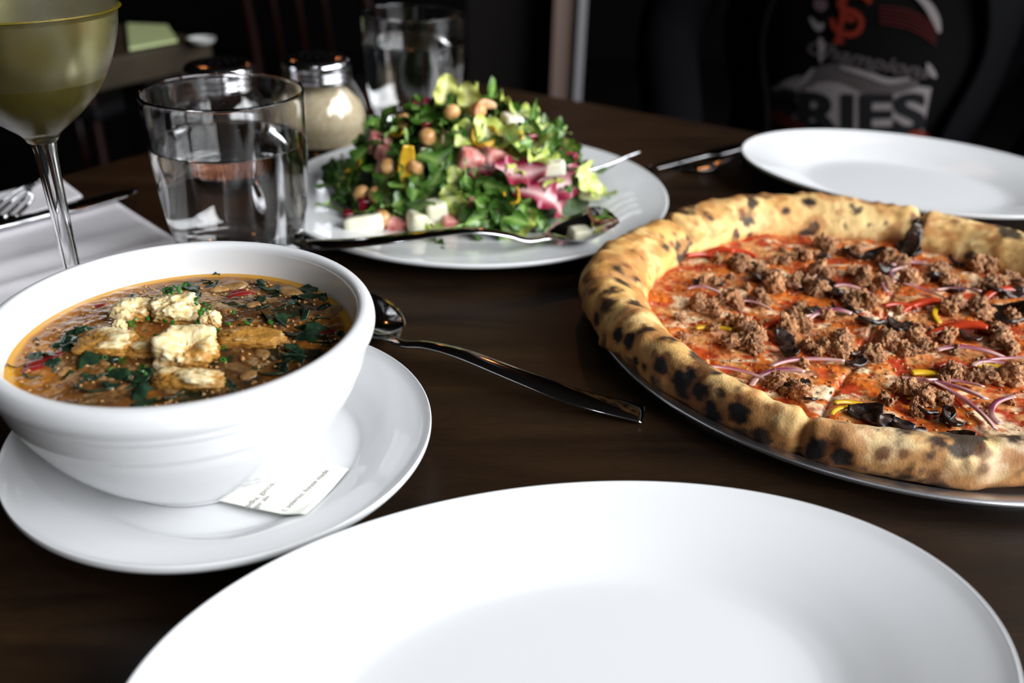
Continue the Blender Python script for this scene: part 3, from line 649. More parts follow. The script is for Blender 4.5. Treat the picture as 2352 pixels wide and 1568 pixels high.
# ============================================================ MENU SLIP under the bowl
pc = [at(405, 1128, .0065), at(702, 1179, .0105), at(800, 1069, .0085), at(560, 985, .0065)]
slip_n = 22
def slip(u, v, off=0.):
    p = (pc[0] * (1 - u) + pc[1] * u) * (1 - v) + (pc[3] * (1 - u) + pc[2] * u) * v
    z = max(z_sauc(p.x, p.y) + .0006, .0056 + .004 * max(0, u - .55) ** 1.0 * (1 - .4 * v)) + off
    # the lower edge bows up a little
    return (p.x, p.y, z + .0012 * math.sin(math.pi * u) * (1 - v) ** 3)
Vp = [slip(i / (slip_n - 1), j / (slip_n - 1)) for i in range(slip_n) for j in range(slip_n)]
ps = thing('menu_slip', 'cream paper menu slip with grey print poking out from under the bowl', 'paper', (pc[0].x, pc[0].y, .005))
po = obj('paper', Vp, grid_faces(slip_n, slip_n), M_paper, ps); sm_ = po.modifiers.new('thick', 'SOLIDIFY'); sm_.thickness = .00025; sm_.offset = -1
def textverts(s, size=1.0, bold=0.0, extr=0.0, shear=0.0, space=1.0):
    cu = bpy.data.curves.new('tmp', 'FONT'); cu.body = s; cu.size = size; cu.offset = bold; cu.shear = shear; cu.space_character = space; cu.resolution_u = 4
    o = bpy.data.objects.new('tmp', cu); COL.objects.link(o)
    dg = bpy.context.evaluated_depsgraph_get(); me = o.evaluated_get(dg).to_mesh()
    V = np.array([v.co[:] for v in me.vertices]); F = [tuple(p.vertices) for p in me.polygons]
    o.evaluated_get(dg).to_mesh_clear(); bpy.data.objects.remove(o); bpy.data.curves.remove(cu)
    return V, F
def slip_text(s, p0, p1, hpx):
    """Lay a printed line from pixel p0 to p1 on the slip's sheet."""
    V, F = textverts(s, 1.0); wt = V[:, 0].max()
    A, B = at(*p0, .0075), at(*p1, .0075); d = B - A; L = d.length; d.normalize(); nrm = Vector((-d.y, d.x, 0)); k = L / wt
    out = []
    for v in V:
        q = A + d * (v[0] * k) + nrm * (v[1] * k)
        # height of the sheet there
        out.append((q.x, q.y, slip_z(q.x, q.y) + .0005))
    obj('printed_line', out, F, M_ink, ps, smooth=False)
Vpa = np.array(Vp)
def slip_z(x, y):
    d = (Vpa[:, 0] - x) ** 2 + (Vpa[:, 1] - y) ** 2; i = np.argsort(d)[:4]; w_ = 1 / (d[i] + 1e-8); return float((Vpa[i, 2] * w_).sum() / w_.sum())
slip_text('vodka, gancia,', (566, 1170), (633, 1103), 12)
slip_text('nger ale', (584, 1173), (621, 1137), 12)
slip_text('l, solerno, house made', (656, 1175), (756, 1078), 12)
slip_text('rida', (463, 1149), (484, 1133), 12)

# ============================================================ GLASSES
def tumbler(label, c, wl):
    t = thing('water_glass', label, 'glass', (c[0], c[1], c[2]), 'water tumblers')
    prof = [(0, 0), (.020, 0), (.0325, .0004), (.0345, .0022), (.0358, .006), (.0378, .014), (.0405, .028), (.0425, .045), (.0438, .065), (.0446, .085), (.0451, .0985), (.0447, .0998), (.0440, .1000), (.0434, .0990), (.0429, .085), (.0420, .065), (.0405, .045), (.0383, .028), (.0355, .0165), (.030, .0130), (.015, .0125), (0, .0125)]
    V, F = lathe(prof, c, 128, 110); obj('glass_wall', V, F, M_glass, t, rc=True)
    ins = [(.0437, wl + .0006), (.0424, .065), (.0409, .045), (.0387, .028), (.0359, .0162), (.030, .0127), (.015, .0122), (0, .0122)]
    ri = np.interp(wl, [.028, .045, .065, .085], [.0387, .0409, .0424, .0433])
    P = [(0, wl), (ri * .9, wl), (ri * .985, wl + .0002), (ri, wl + .0008)] + [(a, b) for a, b in ins[1:] if b < wl - .002]
    V, F = lathe(P, c, 128, 0); V, F = lathe(catmull(P, 60).tolist(), c, 128, 0); obj('water', V, F, M_water, t, rc=True)
    return t
tumbler('near tumbler of water beside the wine glass, behind the soup bowl', (-.1664, .5054, .0022), .0715)
tumbler('far tumbler of water standing behind the salad', (-.0930, .8080, .0002), .0760)
# wine glass
WX, WY = -.2234, .4115
wg = thing('wine_glass', 'stemmed glass of chilled white wine, misted with condensation', 'glass', (WX, WY, .0022))
bo = [(.0060, .0990), (.0078, .1015), (.0100, .1040), (.0175, .1100), (.0250, .1170), (.0310, .1245), (.0365, .1345), (.0405, .1450), (.0430, .1560), (.0437, .1660), (.0430, .1780), (.0405, .1920), (.0372, .2060), (.0345, .2160)]
bi = [(r - .0011, z + (.0012 if z < .13 else 0)) for r, z in bo][::-1]
P = bo + [(.0340, .2166), (.0334, .2160)] + bi[1:-2] + [(.004, .1040), (0, .1035)]
foot = [(0, .0024), (.020, .0024), (.032, .0026), (.0340, .0034), (.0325, .0042), (.020, .0056), (.0085, .0085), (.0048, .0130), (.0040, .0200), (.0040, .0450), (.0044, .0700), (.0051, .0900), (.0060, .0990)]
Vf, Ff = lathe(foot, (WX, WY, 0), 96, 90); obj('stem_and_foot', Vf, Ff + [], M_glass, wg, rc=True)
V, F = lathe([(0, .0990)] + P, (WX, WY, 0), 128, 120); obj('glass_bulb', V, F, M_frost, wg, rc=True)
wz = .1585
wi = [(r, z) for r, z in [(r - .0009, z + .0011) for r, z in bo] if .103 < z < wz]
P = [(0, wz), (.0415, wz), (.0425, wz + .0006)] + wi[::-1] + [(0, .1045)]
V, F = lathe(P, (WX, WY, 0), 128, 90); obj('wine', V, F, M_wine, wg, rc=True)

# ============================================================ SHAKER JARS
def jar(label, x, y, m, fillname, fz):
    t = thing('shaker_jar', label, 'shaker', (x, y, 0), 'glass shaker jars')
    pr_ = [(0, 0), (.030, 0), (.0345, .002), (.0365, .008), (.0385, .018), (.0392, .025), (.0366, .036), (.0325, .046), (.0285, .052), (.0262, .055), (.0255, .058), (.0240, .058), (.0245, .054), (.0270, .0505), (.0308, .0445), (.0348, .035), (.0372, .025), (.0365, .018), (.0345, .008), (.031, .005), (0, .005)]
    V, F = lathe(pr_, (x, y, .0002), 96, 110); obj('jar_glass', V, F, M_glass, t, rc=True)
    fp = [(0, fz + .003), (.014, fz + .001), (.022, fz - .002), (.027 if fz > .03 else .034, fz - .005)] + [(a, b) for a, b in ((.0305, .043), (.0342, .035), (.0366, .025), (.0358, .018), (.0338, .009)) if b < fz - .008] + [(.030, .0056), (0, .0056)]
    V, F = lathe(fp, (x, y, 0), 96, 60); n = fbm(V, 260, 3, 5); V = V + ((n - .5) * .0010)[:, None] * np.array([0, 0, 1]); obj(fillname, V, F, m, t, rc=True)
    # screw lid with rolled rings
    lp = [(.0268, .0540), (.0275, .0545), (.0275, .0575), (.0268, .0583), (.0268, .0590), (.0275, .0598), (.0275, .0615), (.0268, .0622), (.0268, .0632), (.0275, .0640), (.0275, .0675), (.0268, .0700), (.0245, .0722), (.0200, .0735), (.012, .0742), (0, .0744)]
    V, F = lathe(lp, (x, y, 0), 96, 90); lid = obj('lid', V, F, M_lid, t, rc=True)
    for ring, nn in ((.006, 5), (.0125, 10)):
        for k in range(nn):
            a = 2 * math.pi * k / nn; V, F = lathe([(0, .0008), (.0012, .0008), (.0014, 0)], (x + ring * math.cos(a), y + ring * math.sin(a), .0742 - ring * .03), 10); obj('shaker_hole', V, F, M_blk, lid)
jar('glass shaker jar of grated parmesan with chrome lid', -.166, .748, M_parm, 'grated_cheese', .048)
jar('glass shaker jar of red chili flakes with chrome lid, partly behind the near tumbler', -.236, .716, M_chili, 'chili_flakes', .020)

# ============================================================ CUTLERY
def sweep(path, ups, W, T, dep, n=80, k=15, thick=.0013):
    """path, half-width, thickness and dish depth along a cutlery centreline -> closed mesh"""
    C = catmull(path, n); s = np.linspace(0, 1, n)
    T_ = np.gradient(C, axis=0); T_ /= np.linalg.norm(T_, axis=1)[:, None]
    w = np.interp(s, *W); d = np.interp(s, *dep); tk = np.interp(s, *T)
    k_ = np.ones(5) / 5
    for _ in range(2): w[2:-2] = np.convolve(w, k_, 'valid'); d[2:-2] = np.convolve(d, k_, 'valid')
    Vt, Vb = [], []
    for i in range(n):
        up = np.array(ups, float); sd = np.cross(T_[i], up); sd /= np.linalg.norm(sd); u = np.cross(sd, T_[i])
        for t in np.linspace(-1, 1, k):
            p = C[i] + sd * w[i] * t + u * d[i] * (t * t - 1) ; e = tk[i] * (1 - .75 * t * t)
            Vt.append(p + u * e * .5); Vb.append(p - u * e * .5)
    F = grid_faces(n, k); N = n * k
    F2 = [f[::-1] for f in F] + [tuple(i + N for i in f) for f in F]
    idx = [i * k for i in range(n)] + [(n - 1) * k + j for j in range(1, k)] + [i * k + k - 1 for i in range(n - 2, -1, -1)] + [j for j in range(k - 2, 0, -1)]
    for i in range(len(idx)):
        a, b = idx[i], idx[(i + 1) % len(idx)]; F2.append((b, a, a + N, b + N))
    return np.array(Vt + Vb), F2
def spoon(label, pts, up=(0, 0, 1), bw=.019, hw=.0075, bl=.36, group='table cutlery', dd=.008, end=.0068):
    a = bl
    V, F = sweep(pts, up, ([0, a * .04, a * .22, a * .5, a * .78, a * .95, a * 1.12, .6, .9, 1], [.001, bw * .42, bw * .86, bw, bw * .78, bw * .30, .0030, hw * .62, hw, end]),
                 ([0, a, a * 1.1, 1], [.0012, .0016, .0030, .0020]), ([0, a * .1, a * .5, a * .85, a, 1], [.0005, dd * .4, dd, dd * .45, 0, 0]), n=110)
    o = obj('spoon', V, F, M_steel); return tag(o, label, 'spoon', group)
# teaspoon/soup spoon to the right of the bowl; its bowl end is behind the soup bowl
spoon('steel soup spoon lying on the table right of the soup bowl', [at(795, 668, .0090), at(848, 720, .0076), at(892, 768, .0074), at(925, 789, .0088), at(980, 792, .0105), at(1060, 812, .0115), at(1200, 866, .0085), at(1330, 914, .0050), at(1478, 951, .0018)], bl=.28, bw=.0165, hw=.0072, dd=.006, end=.0074)
# serving spoon across the salad plate
ss = spoon('steel serving spoon lying across the front of the salad plate', [at(1394, 480, .0300), at(1372, 503, .0245), at(1320, 526, .0185), at(1262, 542, .0165), at(1215, 551, .0180), at(1165, 538, .0225), at(1090, 528, .0270), at(1000, 535, .0262), at(870, 552, .0228), at(760, 561, .0190), at(640, 562, .0185)], bl=.30, bw=.0215, hw=.0080, dd=.0085)
def fork(label, pts, up=(0, 0, 1), hw=.0065, tl=.27, spread=.0105, group='table cutlery'):
    C = catmull(pts, 60); n0 = int(60 * tl); V, F = sweep(C[n0 - 2:][::4].tolist() + [C[-1].tolist()], up, ([0, .08, .2, .32, .7, 1], [spread, spread * 1.0, spread * .55, .003, hw * .8, hw]), ([0, .3, 1], [.0014, .0028, .0020]), ([0, .1, .25, 1], [.0006, .001, 0, 0]), n=50, k=9)
    V = V.tolist(); F = list(F)
    T0 = np.gradient(C, axis=0)
    for q in (-1, -.34, .34, 1):
        pp_ = []
        for i in range(0, n0 + 1, 2):
            s = i / n0; T_ = T0[i] / np.linalg.norm(T0[i]); sd = np.cross(T_, np.array(up, float)); sd /= np.linalg.norm(sd)
            pp_.append(C[i] + sd * q * (spread - .0012) * (1 - .06 * (1 - s)))
        pp_ = np.array(pp_); rad = np.interp(np.linspace(0, 1, len(pp_)), [0, .25, 1], [.0004, .0010, .0013])
        Vt, Ft = tube(pp_, rad, 8); b0 = len(V); V += [list(v) for v in Vt]; F += [tuple(b0 + i for i in f) for f in Ft]
    o = obj('fork', V, F, M_steel); return tag(o, label, 'fork', group)
fork('steel fork stuck in the salad, tines pointing right over the plate rim', up=(-.42, .30, .85), pts=[at(1462, 352, .030), at(1430, 364, .0275), at(1390, 382, .025), at(1340, 396, .0238), at(1290, 398, .0245), at(1200, 405, .028), at(1120, 420, .033)], tl=.66, spread=.0085)
fork('steel fork at the left edge on the folded napkin, tines pointing right', [at(98, 408, .026), at(62, 440, .0165), at(20, 478, .0105), at(-30, 520, .0088), at(-120, 580, .0105), at(-260, 680, .0090)], tl=.50, spread=.0115)
def knife(label, pts, hw=.0058, bw=.0095, group='table cutlery', up=(0, 0, 1), thin=1.):
    V, F = sweep(pts, up, ([0, .04, .12, .46, .52, .6, 1], [.0008, bw * .55, bw * .9, bw, .0045, hw * .8, hw]), ([0, .45, .55, 1], [.0010, .0016, .0055 * thin, .0060 * thin]), ([0, 1], [0, 0]), n=70, k=9)
    o = obj('table_knife', V, F, M_steel); return tag(o, label, 'knife', group)
knife('steel knife resting on the napkin behind the wine glass stem', [at(318, 434, .0058), at(250, 452, .0062), at(180, 472, .0070), at(110, 490, .0078), at(20, 512, .0085), at(-60, 530, .0088)])
knife('dark-reflecting steel knife left of the far oval platter', [at(1715, 330, .006), at(1660, 345, .004), at(1590, 362, .003), at(1500, 384, .0036)], up=(.05, .12, 1), thin=.35)
spoon('dark-reflecting steel spoon in front of the far knife, left of the far oval platter', [at(1560, 375, .0045), at(1600, 383, .003), at(1650, 375, .004), at(1700, 352, .006), at(1740, 338, .0055), at(1790, 322, .004)], up=(.1, .1, 1), bl=.4, bw=.012, hw=.005, dd=.004)

# ============================================================ NAPKIN
A, B, Dd = at(268, 466, 0), at(400, 550, 0), at(-60, 545, 0)
e1 = (B - A).normalized(); e2 = (Dd - A).normalized()
nk = thing('napkin', 'folded white cloth napkin under the wine glass and near tumbler', 'napkin', (A.x, A.y, 0))
def napf(L1, L2, off1, off2, z0, thk, seed, amp):
    n = 90; V = []
    for i in range(n):
        for j in range(n):
            a = i / (n - 1); b = j / (n - 1); p = A + e1 * (off1 + a * L1) + e2 * (off2 + b * L2)
            V.append((p.x, p.y, z0))
    V = np.array(V); z = (fbm(V, 16, 3, seed) - .5) * amp
    V[:, 2] += np.abs(z); return V, grid_faces(n, n)
V, F = napf(.125, .26, 0, 0, .0012, 0, 3, .0014); o = obj('cloth_layer', V, F, M_cloth, nk); s_ = o.modifiers.new('s', 'SOLIDIFY'); s_.thickness = .0012; s_.offset = -1
# upper folded flap: broad soft ridge near the far edge and a fold along the middle
def ridge_layer():
    n = 110; V = []
    for i in range(n):
        for j in range(n):
            a = i / (n - 1); b = j / (n - 1); p = A + e1 * (.004 + a * .118) + e2 * (.004 + b * .25)
            r = .0018 * math.exp(-((a - .05) / .05) ** 2) + .0036 * math.exp(-((a - .50) / .10) ** 2) * (.3 + .7 * b) + .0012 * math.exp(-((a - .75) / .06) ** 2)
            gl = math.exp(-(((p.x + .166) ** 2 + (p.y - .505) ** 2) / .045 ** 2) ** 2) + math.exp(-(((p.x - WX) ** 2 + (p.y - WY) ** 2) / .040 ** 2) ** 2)
            V.append((p.x, p.y, .0019 + r * max(0, 1 - gl)))
    return np.array(V), grid_faces(n, n)
V, F = ridge_layer(); o = obj('folded_flap', V, F, M_cloth, nk); s_ = o.modifiers.new('s', 'SOLIDIFY'); s_.thickness = .0006; s_.offset = -1
# second folded napkin under the fork
q0 = at(-120, 480, 0); q1 = at(140, 418, 0); q2 = at(190, 458, 0); q3 = at(-80, 545, 0)
nk2 = thing('napkin', 'second white folded napkin under the fork at the far left edge', 'napkin', (q1.x, q1.y, 0))
n = 40; V = []
for i in range(n):
    for j in range(n):
        a, b = i / (n - 1), j / (n - 1); p = (q0 * (1 - a) + q1 * a) * (1 - b) + (q3 * (1 - a) + q2 * a) * b; V.append((p.x, p.y, .0030))
V = np.array(V); V[:, 2] += (fbm(V, 30, 3, 8) - .5) * .0016
o = obj('cloth_layer', V, grid_faces(n, n), M_cloth, nk2); s_ = o.modifiers.new('s', 'SOLIDIFY'); s_.thickness = .0018; s_.offset = -1

# ============================================================ SALAD
MHT = .060; MRX, MRY = .092, .070; MCX, MCY = -.036, .612
def mound(x, y):
    q = ((x - MCX) / MRX) ** 2 + ((y - MCY) / MRY) ** 2
    return .0055 + (MHT * (1 - q) ** .85 if q < 1 else 0)
def leafmesh(name, L, W, seed, m, colA, colB, lobes=4, curl=.3, n=22, k=7, lobe=.45, stem=.25, ruf=.12):
    V = []; C = []; r_ = random.Random(seed); bend = r_.uniform(-1, 1) * curl; tw = r_.uniform(-.6, .6)
    for i in range(n):
        s = i / (n - 1)
        if s < stem: wv = W * .07
        else:
            u = (s - stem) / (1 - stem); env = math.sin(math.pi * (u * .93 + .05)) ** .6
            wv = W * env * (1 - lobe * (.5 + .5 * math.cos(2 * math.pi * lobes * u + 1)) * (1 - .5 * u)) + W * .02
        for j in range(k):
            t = -1 + 2 * j / (k - 1)
            z = bend * L * (s - .4) ** 2 * 2 + abs(t) * wv * .28 + ruf * W * math.sin(s * 17 + seed + t * 2) * abs(t) ** 2
            V.append((t * wv, (s - .5) * L, z + t * wv * tw * s)); C.append(math.exp(-(t * 3.2) ** 2) * .75 + (.5 if s < stem else 0))
    C = np.clip(np.array(C), 0, 1); c = mixc(np.tile(np.array(colA), (len(V), 1)), colB, C)
    me = bpy.data.meshes.new(name); me.from_pydata(V, [], grid_faces(n, k)); me.polygons.foreach_set('use_smooth', [True] * len(me.polygons)); me.materials.append(m)
    a = me.color_attributes.new('Col', 'FLOAT_COLOR', 'POINT'); cc_ = np.ones((len(V), 4)); cc_[:, :3] = c; a.data.foreach_set('color', cc_.ravel()); return me
GA, GB = (.045, .125, .012), (.26, .40, .10)
aru = [leafmesh('arugula_leaf', rnd.uniform(.034, .054), rnd.uniform(.0060, .0105), s, M_leaf, GA, GB, lobes=rnd.choice([2.5, 3, 4]), lobe=rnd.uniform(.35, .75), ruf=.22, curl=.7) for s in range(12)]
rom = [leafmesh('romaine_scrap', rnd.uniform(.022, .034), rnd.uniform(.010, .014), 50 + s, M_roma, (.42, .50, .10), (.70, .70, .40), lobes=2, lobe=.15, stem=.02, ruf=.28, curl=.8) for s in range(5)]
rad = [leafmesh('radicchio_piece', .034, .010, 70 + s, M_radi, (.22, .008, .035), (.72, .52, .50), lobes=2, lobe=.12, stem=.02, ruf=.3, curl=.6) for s in range(3)]
mic = [leafmesh('herb_sprig', .016, .0065, 90 + s, M_leaf, (.03, .12, .012), (.10, .26, .04), lobes=3, lobe=.6, ruf=.25, stem=.2, n=14, k=5) for s in range(4)]
def normal_m(x, y):
    e = .003; dx = (mound(x + e, y) - mound(x - e, y)) / (2 * e); dy = (mound(x, y + e) - mound(x, y - e)) / (2 * e); return Vector((-dx, -dy, 1)).normalized()
def place(me, name, p, label, cat, group, tilt=.5, lift=.002, sc=1., rz=None):
    nn = normal_m(p[0], p[1]); q = nn.to_track_quat('Z', 'Y').to_matrix().to_4x4()
    E_ = Euler((rnd.uniform(-tilt, tilt), rnd.uniform(-tilt, tilt), rnd.uniform(0, 6.28) if rz is None else rz)).to_matrix().to_4x4()
    M = Matrix.Translation(Vector(p) + nn * lift) @ q @ E_ @ Matrix.Scale(sc, 4)
    o = inst(name, me, M); return tag(o, label, cat, group)
def hfm(x, y): return mound(x, y)
def pm(px, py): return hit(px, py, hfm, .3, 1.1, 900)
# inner body of the heap: packed leaf mass nobody can count
nb = 90; tb_ = np.linspace(0, 2 * math.pi, nb, endpoint=False); rbm = np.linspace(0, .97, 36)
Vb = np.array([(MCX + MRX * r * math.cos(a), MCY + MRY * r * math.sin(a), 0) for r in rbm for a in tb_])
Vb[:, 2] = [max(mound(x, y) - .006, .0056) for x, y, _ in Vb]; Vb[:, 2] += (fbm(Vb, 120, 3, 2) - .5) * .012 * (Vb[:, 2] > .012)
Vb[:, 2] = np.maximum(Vb[:, 2], .0056)
hb = obj('chopped_greens', Vb, grid_faces(36, nb, wrap_m=True), mat('greens_mass', (.02, .05, .01), .5, noise=(90, (.008, .022, .004), (.045, .085, .018)), bump=1, bscale=200, dist=.003), kind='stuff')
tag(hb, 'packed chopped greens inside the salad mound on the round plate', 'salad')
LG = 'dark green arugula leaf tossed into the salad mound'
def rmound(mx=.95):
    while True:
        x, y = rnd.uniform(-1, 1), rnd.uniform(-1, 1)
        if x * x + y * y < mx: return (MCX + x * MRX, MCY + y * MRY, mound(MCX + x * MRX, MCY + y * MRY))
for k in range(165): place(rnd.choice(aru), 'arugula_leaf', rmound(1.0), LG, 'leaf', 'arugula leaves in the salad', .8, rnd.uniform(.001, .009), rnd.uniform(.6, 1.05))
for px_, py_, s_ in ((870, 350, 1.), (862, 300, 1.1), (790, 400, 1.), (800, 430, 1), (830, 400, 1), (845, 370, 1), (820, 450, 1), (900, 470, 1.1), (940, 470, 1.1), (920, 430, 1.2), (960, 500, 1.), (905, 400, 1.2), (1000, 430, 1), (1050, 420, 1.), (1080, 400, 1.), (1010, 340, 1), (1100, 450, 1), (1070, 480, 1), (1120, 430, 1), (1150, 510, 1), (1180, 490, 1.), (1230, 520, 1), (1090, 520, .9), (1180, 340, .8), (1215, 310, .9), (1140, 270, .8)):
    place(rnd.choice(aru), 'arugula_leaf', pm(px_, py_), LG, 'leaf', 'arugula leaves in the salad', .7, .006, s_ * .9)
for k in range(60): place(rnd.choice(mic), 'herb_sprig', rmound(1.0), 'small curly green herb sprig scattered through the salad', 'herb', 'herb sprigs in the salad', .9, rnd.uniform(.004, .010), rnd.uniform(.6, 1.1))
for k in range(16): place(rnd.choice(rom), 'romaine_scrap', rmound(.9), 'pale yellow-green romaine scrap mixed into the salad mound', 'lettuce', 'romaine scraps in the salad', .7, .005, rnd.uniform(.5, .8))
def zone(o, what):
    x, y = (o.location.x - MCX) / MRX, (o.location.y - MCY) / MRY; r = math.hypot(x, y)
    z = 'on the crown' if r < .35 else ('on the left flank' if x < -.45 else 'on the right flank' if x > .45 else 'on the front face' if y < 0 else 'on the hidden back slope')
    o['label'] = what + ' ' + z + ' of the salad mound'; o['group'] = o['group'].split(' in ')[0].split(' on ')[0] + ' ' + z + ' of the salad'
def special(mes, name, px, py, label, cat, sc=1, tilt=.3, lift=.007, rz=None): return place(mes, name, pm(px, py), label, cat, None, tilt, lift, sc, rz)
for o in list(COL.objects):
    if o.get('group') == 'arugula leaves in the salad': zone(o, 'dark green arugula leaf')
    elif o.get('group') == 'herb sprigs in the salad': zone(o, 'small curly green herb sprig')
    elif o.get('group') == 'romaine scraps in the salad': zone(o, 'small pale yellow-green romaine scrap')
# two upright romaine tips on top
def upright(px, py0, py1, label, me, sc, lean):
    p = pm(px, py0); dpt = (p - Vector((0, 0, H))).length
    M = Matrix.Translation(p + Vector((0, 0, .012 * sc))) @ Euler((R(78), lean, R(12))).to_matrix().to_4x4() @ Matrix.Scale(sc, 4)
    return tag(inst('romaine_tip', me, M), label, 'lettuce')
upr = leafmesh('romaine_tip', .030, .0085, 3, M_roma, (.50, .52, .12), (.66, .66, .30), lobes=3, lobe=.12, stem=.12, ruf=.25, curl=.3, n=40, k=11)
upr2 = leafmesh('romaine_tip', .028, .0090, 8, M_roma, (.50, .53, .12), (.66, .66, .30), lobes=3, lobe=.16, stem=.12, ruf=.25, curl=.2, n=40, k=11)
upright(1024, 262, 190, 'taller left yellow romaine tip standing up from the salad', upr, 1., .15)
upright(1078, 268, 205, 'shorter right yellow romaine tip standing up from the salad', upr2, .9, -.2)
for x_, y_, s_, l_ in ((1160, 275, .9, 'frilly pale lettuce piece at the top right of the salad'), (1190, 290, .9, 'frilly pale lettuce piece hanging at the upper right edge of the salad'), (1130, 330, 1, 'pale lettuce piece above the yellow pepper ring'), (1070, 325, .8, 'pale lettuce chunk in the upper middle of the salad'), (1210, 370, 1.1, 'pale green lettuce piece right of the beet chunk'), (1170, 380, .9, 'bright yellow-green lettuce piece under the beet chunk'), (1330, 425, 1., 'pale lettuce piece at the right edge of the salad'), (1340, 450, .8, 'translucent pale lettuce at the right edge above the serving spoon'), (1180, 520, .9, 'pale lettuce piece in front beside the serving spoon bowl'), (1240, 390, .9, 'ruffled pale lettuce piece behind the radicchio'), (1010, 560, .8, 'lettuce scrap fallen on the plate below the serving spoon'), (1240, 340, .8, 'pale lettuce piece drooping at the right shoulder of the salad')):
    special(rnd.choice(rom), 'romaine_piece', x_, y_, l_, 'lettuce', s_, .5)
for x_, y_, s_, rz_, l_ in ((1180, 412, 1.1, 1.5, 'purple radicchio piece in the middle right of the salad'), (1260, 430, 1.3, 1.3, 'large purple and white radicchio leaf at the right of the salad'), (1245, 462, 1.1, .9, 'purple radicchio leaf curling down at the right front'), (1285, 395, .9, .3, 'pink-edged radicchio strip at the right edge of the salad'), (985, 270, .7, .5, 'small red radicchio piece near the top left of the mound'), (1100, 400, .7, 1.6, 'dark radicchio strip in the centre of the salad')):
    special(rnd.choice(rad), 'radicchio_piece', x_, y_, l_, 'radicchio', s_, .4, .009, rz_)
# white rib of the big radicchio
# cubes
def chunk(name, px, py, size, m, label, cat, rot=(0, 0, 0), onplate=False, lift=None, seed=0):
    bm = bmesh.new(); bmesh.ops.create_cube(bm, size=1); bmesh.ops.subdivide_edges(bm, edges=bm.edges, cuts=4, use_grid_fill=True)
    V = np.array([v.co[:] for v in bm.verts]); F = [tuple(v.index for v in f.verts) for f in bm.faces]; bm.free()
    q = np.abs(V).max(1); l = np.linalg.norm(V, axis=1); V = V * (1 - .10 * np.clip((l - .62) / .25, 0, 1))[:, None]
    V = V * np.array(size); V += (np.stack([fbm(V + seed, 110, 2, seed + k) for k in range(3)], 1) - .5) * .0012
    p = at(px, py, .0055 + size[2] * .5) if onplate else pm(px, py); nn = Vector((0, 0, 1)) if onplate else normal_m(p.x, p.y)
    M = Euler(rot).to_matrix(); W = V @ np.array(M).T
    c = Vector(p) + (Vector((0, 0, 0)) if onplate else nn * (lift if lift is not None else size[2] * .35))
    if onplate: W[:, 2] += .0058 - (W[:, 2] + c.z).min()
    W = W + np.array(c)
    o = obj(name, W, F, m); return tag(o, label, cat)
chunk('cheese_cube', 1003, 484, (.014, .012, .012), M_cube, 'bright white cheese cube at the front centre of the salad', 'cheese', (.15, -.1, .35))
chunk('cheese_cube', 972, 508, (.017, .013, .013), M_cube, 'larger cream cheese block leaning below the front centre cube', 'cheese', (.1, .1, .45))
chunk('cheese_slab', 835, 520, (.025, .009, .011), M_cube, 'white cheese slab at the lower left of the salad', 'cheese', (-.2, -.1, .25), onplate=True)
chunk('cheese_cube', 1170, 292, (.013, .012, .011), M_cube, 'white cheese cube at the top right of the mound', 'cheese', (.2, .1, .5))
chunk('cheese_cube', 1245, 408, (.016, .008, .009), M_cube, 'white cheese strip on the purple radicchio', 'cheese', (.1, -.1, .05), lift=.014)
chunk('cheese_cube', 1332, 545, (.013, .012, .012), M_cube, 'pale cheese cube on the plate under the serving spoon tip', 'cheese', (0, 0, .3), onplate=True)
chunk('cheese_cube', 1340, 440, (.016, .015, .012), mat('pale_green_cheese', (.62, .62, .30), .5), 'yellowish cube at the right edge of the salad', 'cheese', (0, .1, .2))
chunk('cheese_cube', 983, 368, (.009, .009, .010), M_cube, 'small white cheese cube left of centre near the yellow pepper strip', 'cheese', (.2, .2, .4))
chunk('cheese_cube', 1030, 335, (.009, .009, .012), M_cubed, 'small tan cheese cube in the upper middle of the salad', 'cheese', (0, .1, .1))
chunk('cheese_cube', 1320, 405, (.010, .008, .008), M_cube, 'small cream cube beside the fork at the salad edge', 'cheese', (0, .1, .9))
for x_, y_, sz_, l_, r_ in ((880, 342, .012, 'pink and white salami cube at the upper left of the salad', .3), (1080, 378, .013, 'pink salami cube in the centre of the salad', .2), (1125, 370, .012, 'pink salami cube right of centre in the salad', .7), (890, 360, .009, 'dark salami scrap below the upper left salami cube', 1.), (888, 400, .009, 'salami scrap at the left of the salad above the chickpeas', .2), (916, 520, .010, 'dark red salami piece at the front left behind the spoon handle', .1), (1035, 515, .009, 'small pink salami piece at the front behind the spoon handle', .4), (940, 385, .008, 'salami scrap behind the yellow pepper strip', .9), (1090, 470, .009, 'reddish salami scrap in the front middle of the salad', .2)):
    sz_ *= 1.25; chunk('salami_cube', x_, y_, (sz_, sz_ * .8, sz_ * .9), M_salami, l_, 'salami', (.2, .3, r_), seed=int(sz_ * 1000) + x_)
for x_, y_, sz_, l_ in ((1206, 334, .012, 'dark red beet chunk at the upper right of the salad'), (850, 478, .013, 'dark red beet slice at the left of the salad below the chickpeas'), (800, 512, .009, 'small beet piece at the lower left edge of the salad'), (1165, 300, .006, 'tiny beet piece under the top right cheese cube'), (1140, 495, .010, 'bright red beet wedge at the front right of centre'), (980, 300, .008, 'red beet piece near the top of the mound'), (1020, 380, .008, 'beet piece in the upper centre of the salad'), (880, 490, .009, 'beet piece behind the white cheese slab')):
    chunk('beet_chunk', x_, y_, (sz_ * .8, sz_ * .7, sz_ * 1.1), M_beet, l_, 'beet', (.2, .1, .4), seed=x_)
chk = lump_mesh('chickpea', 90, M_chick, .12, 1.3, I3, (1, .95, .9))
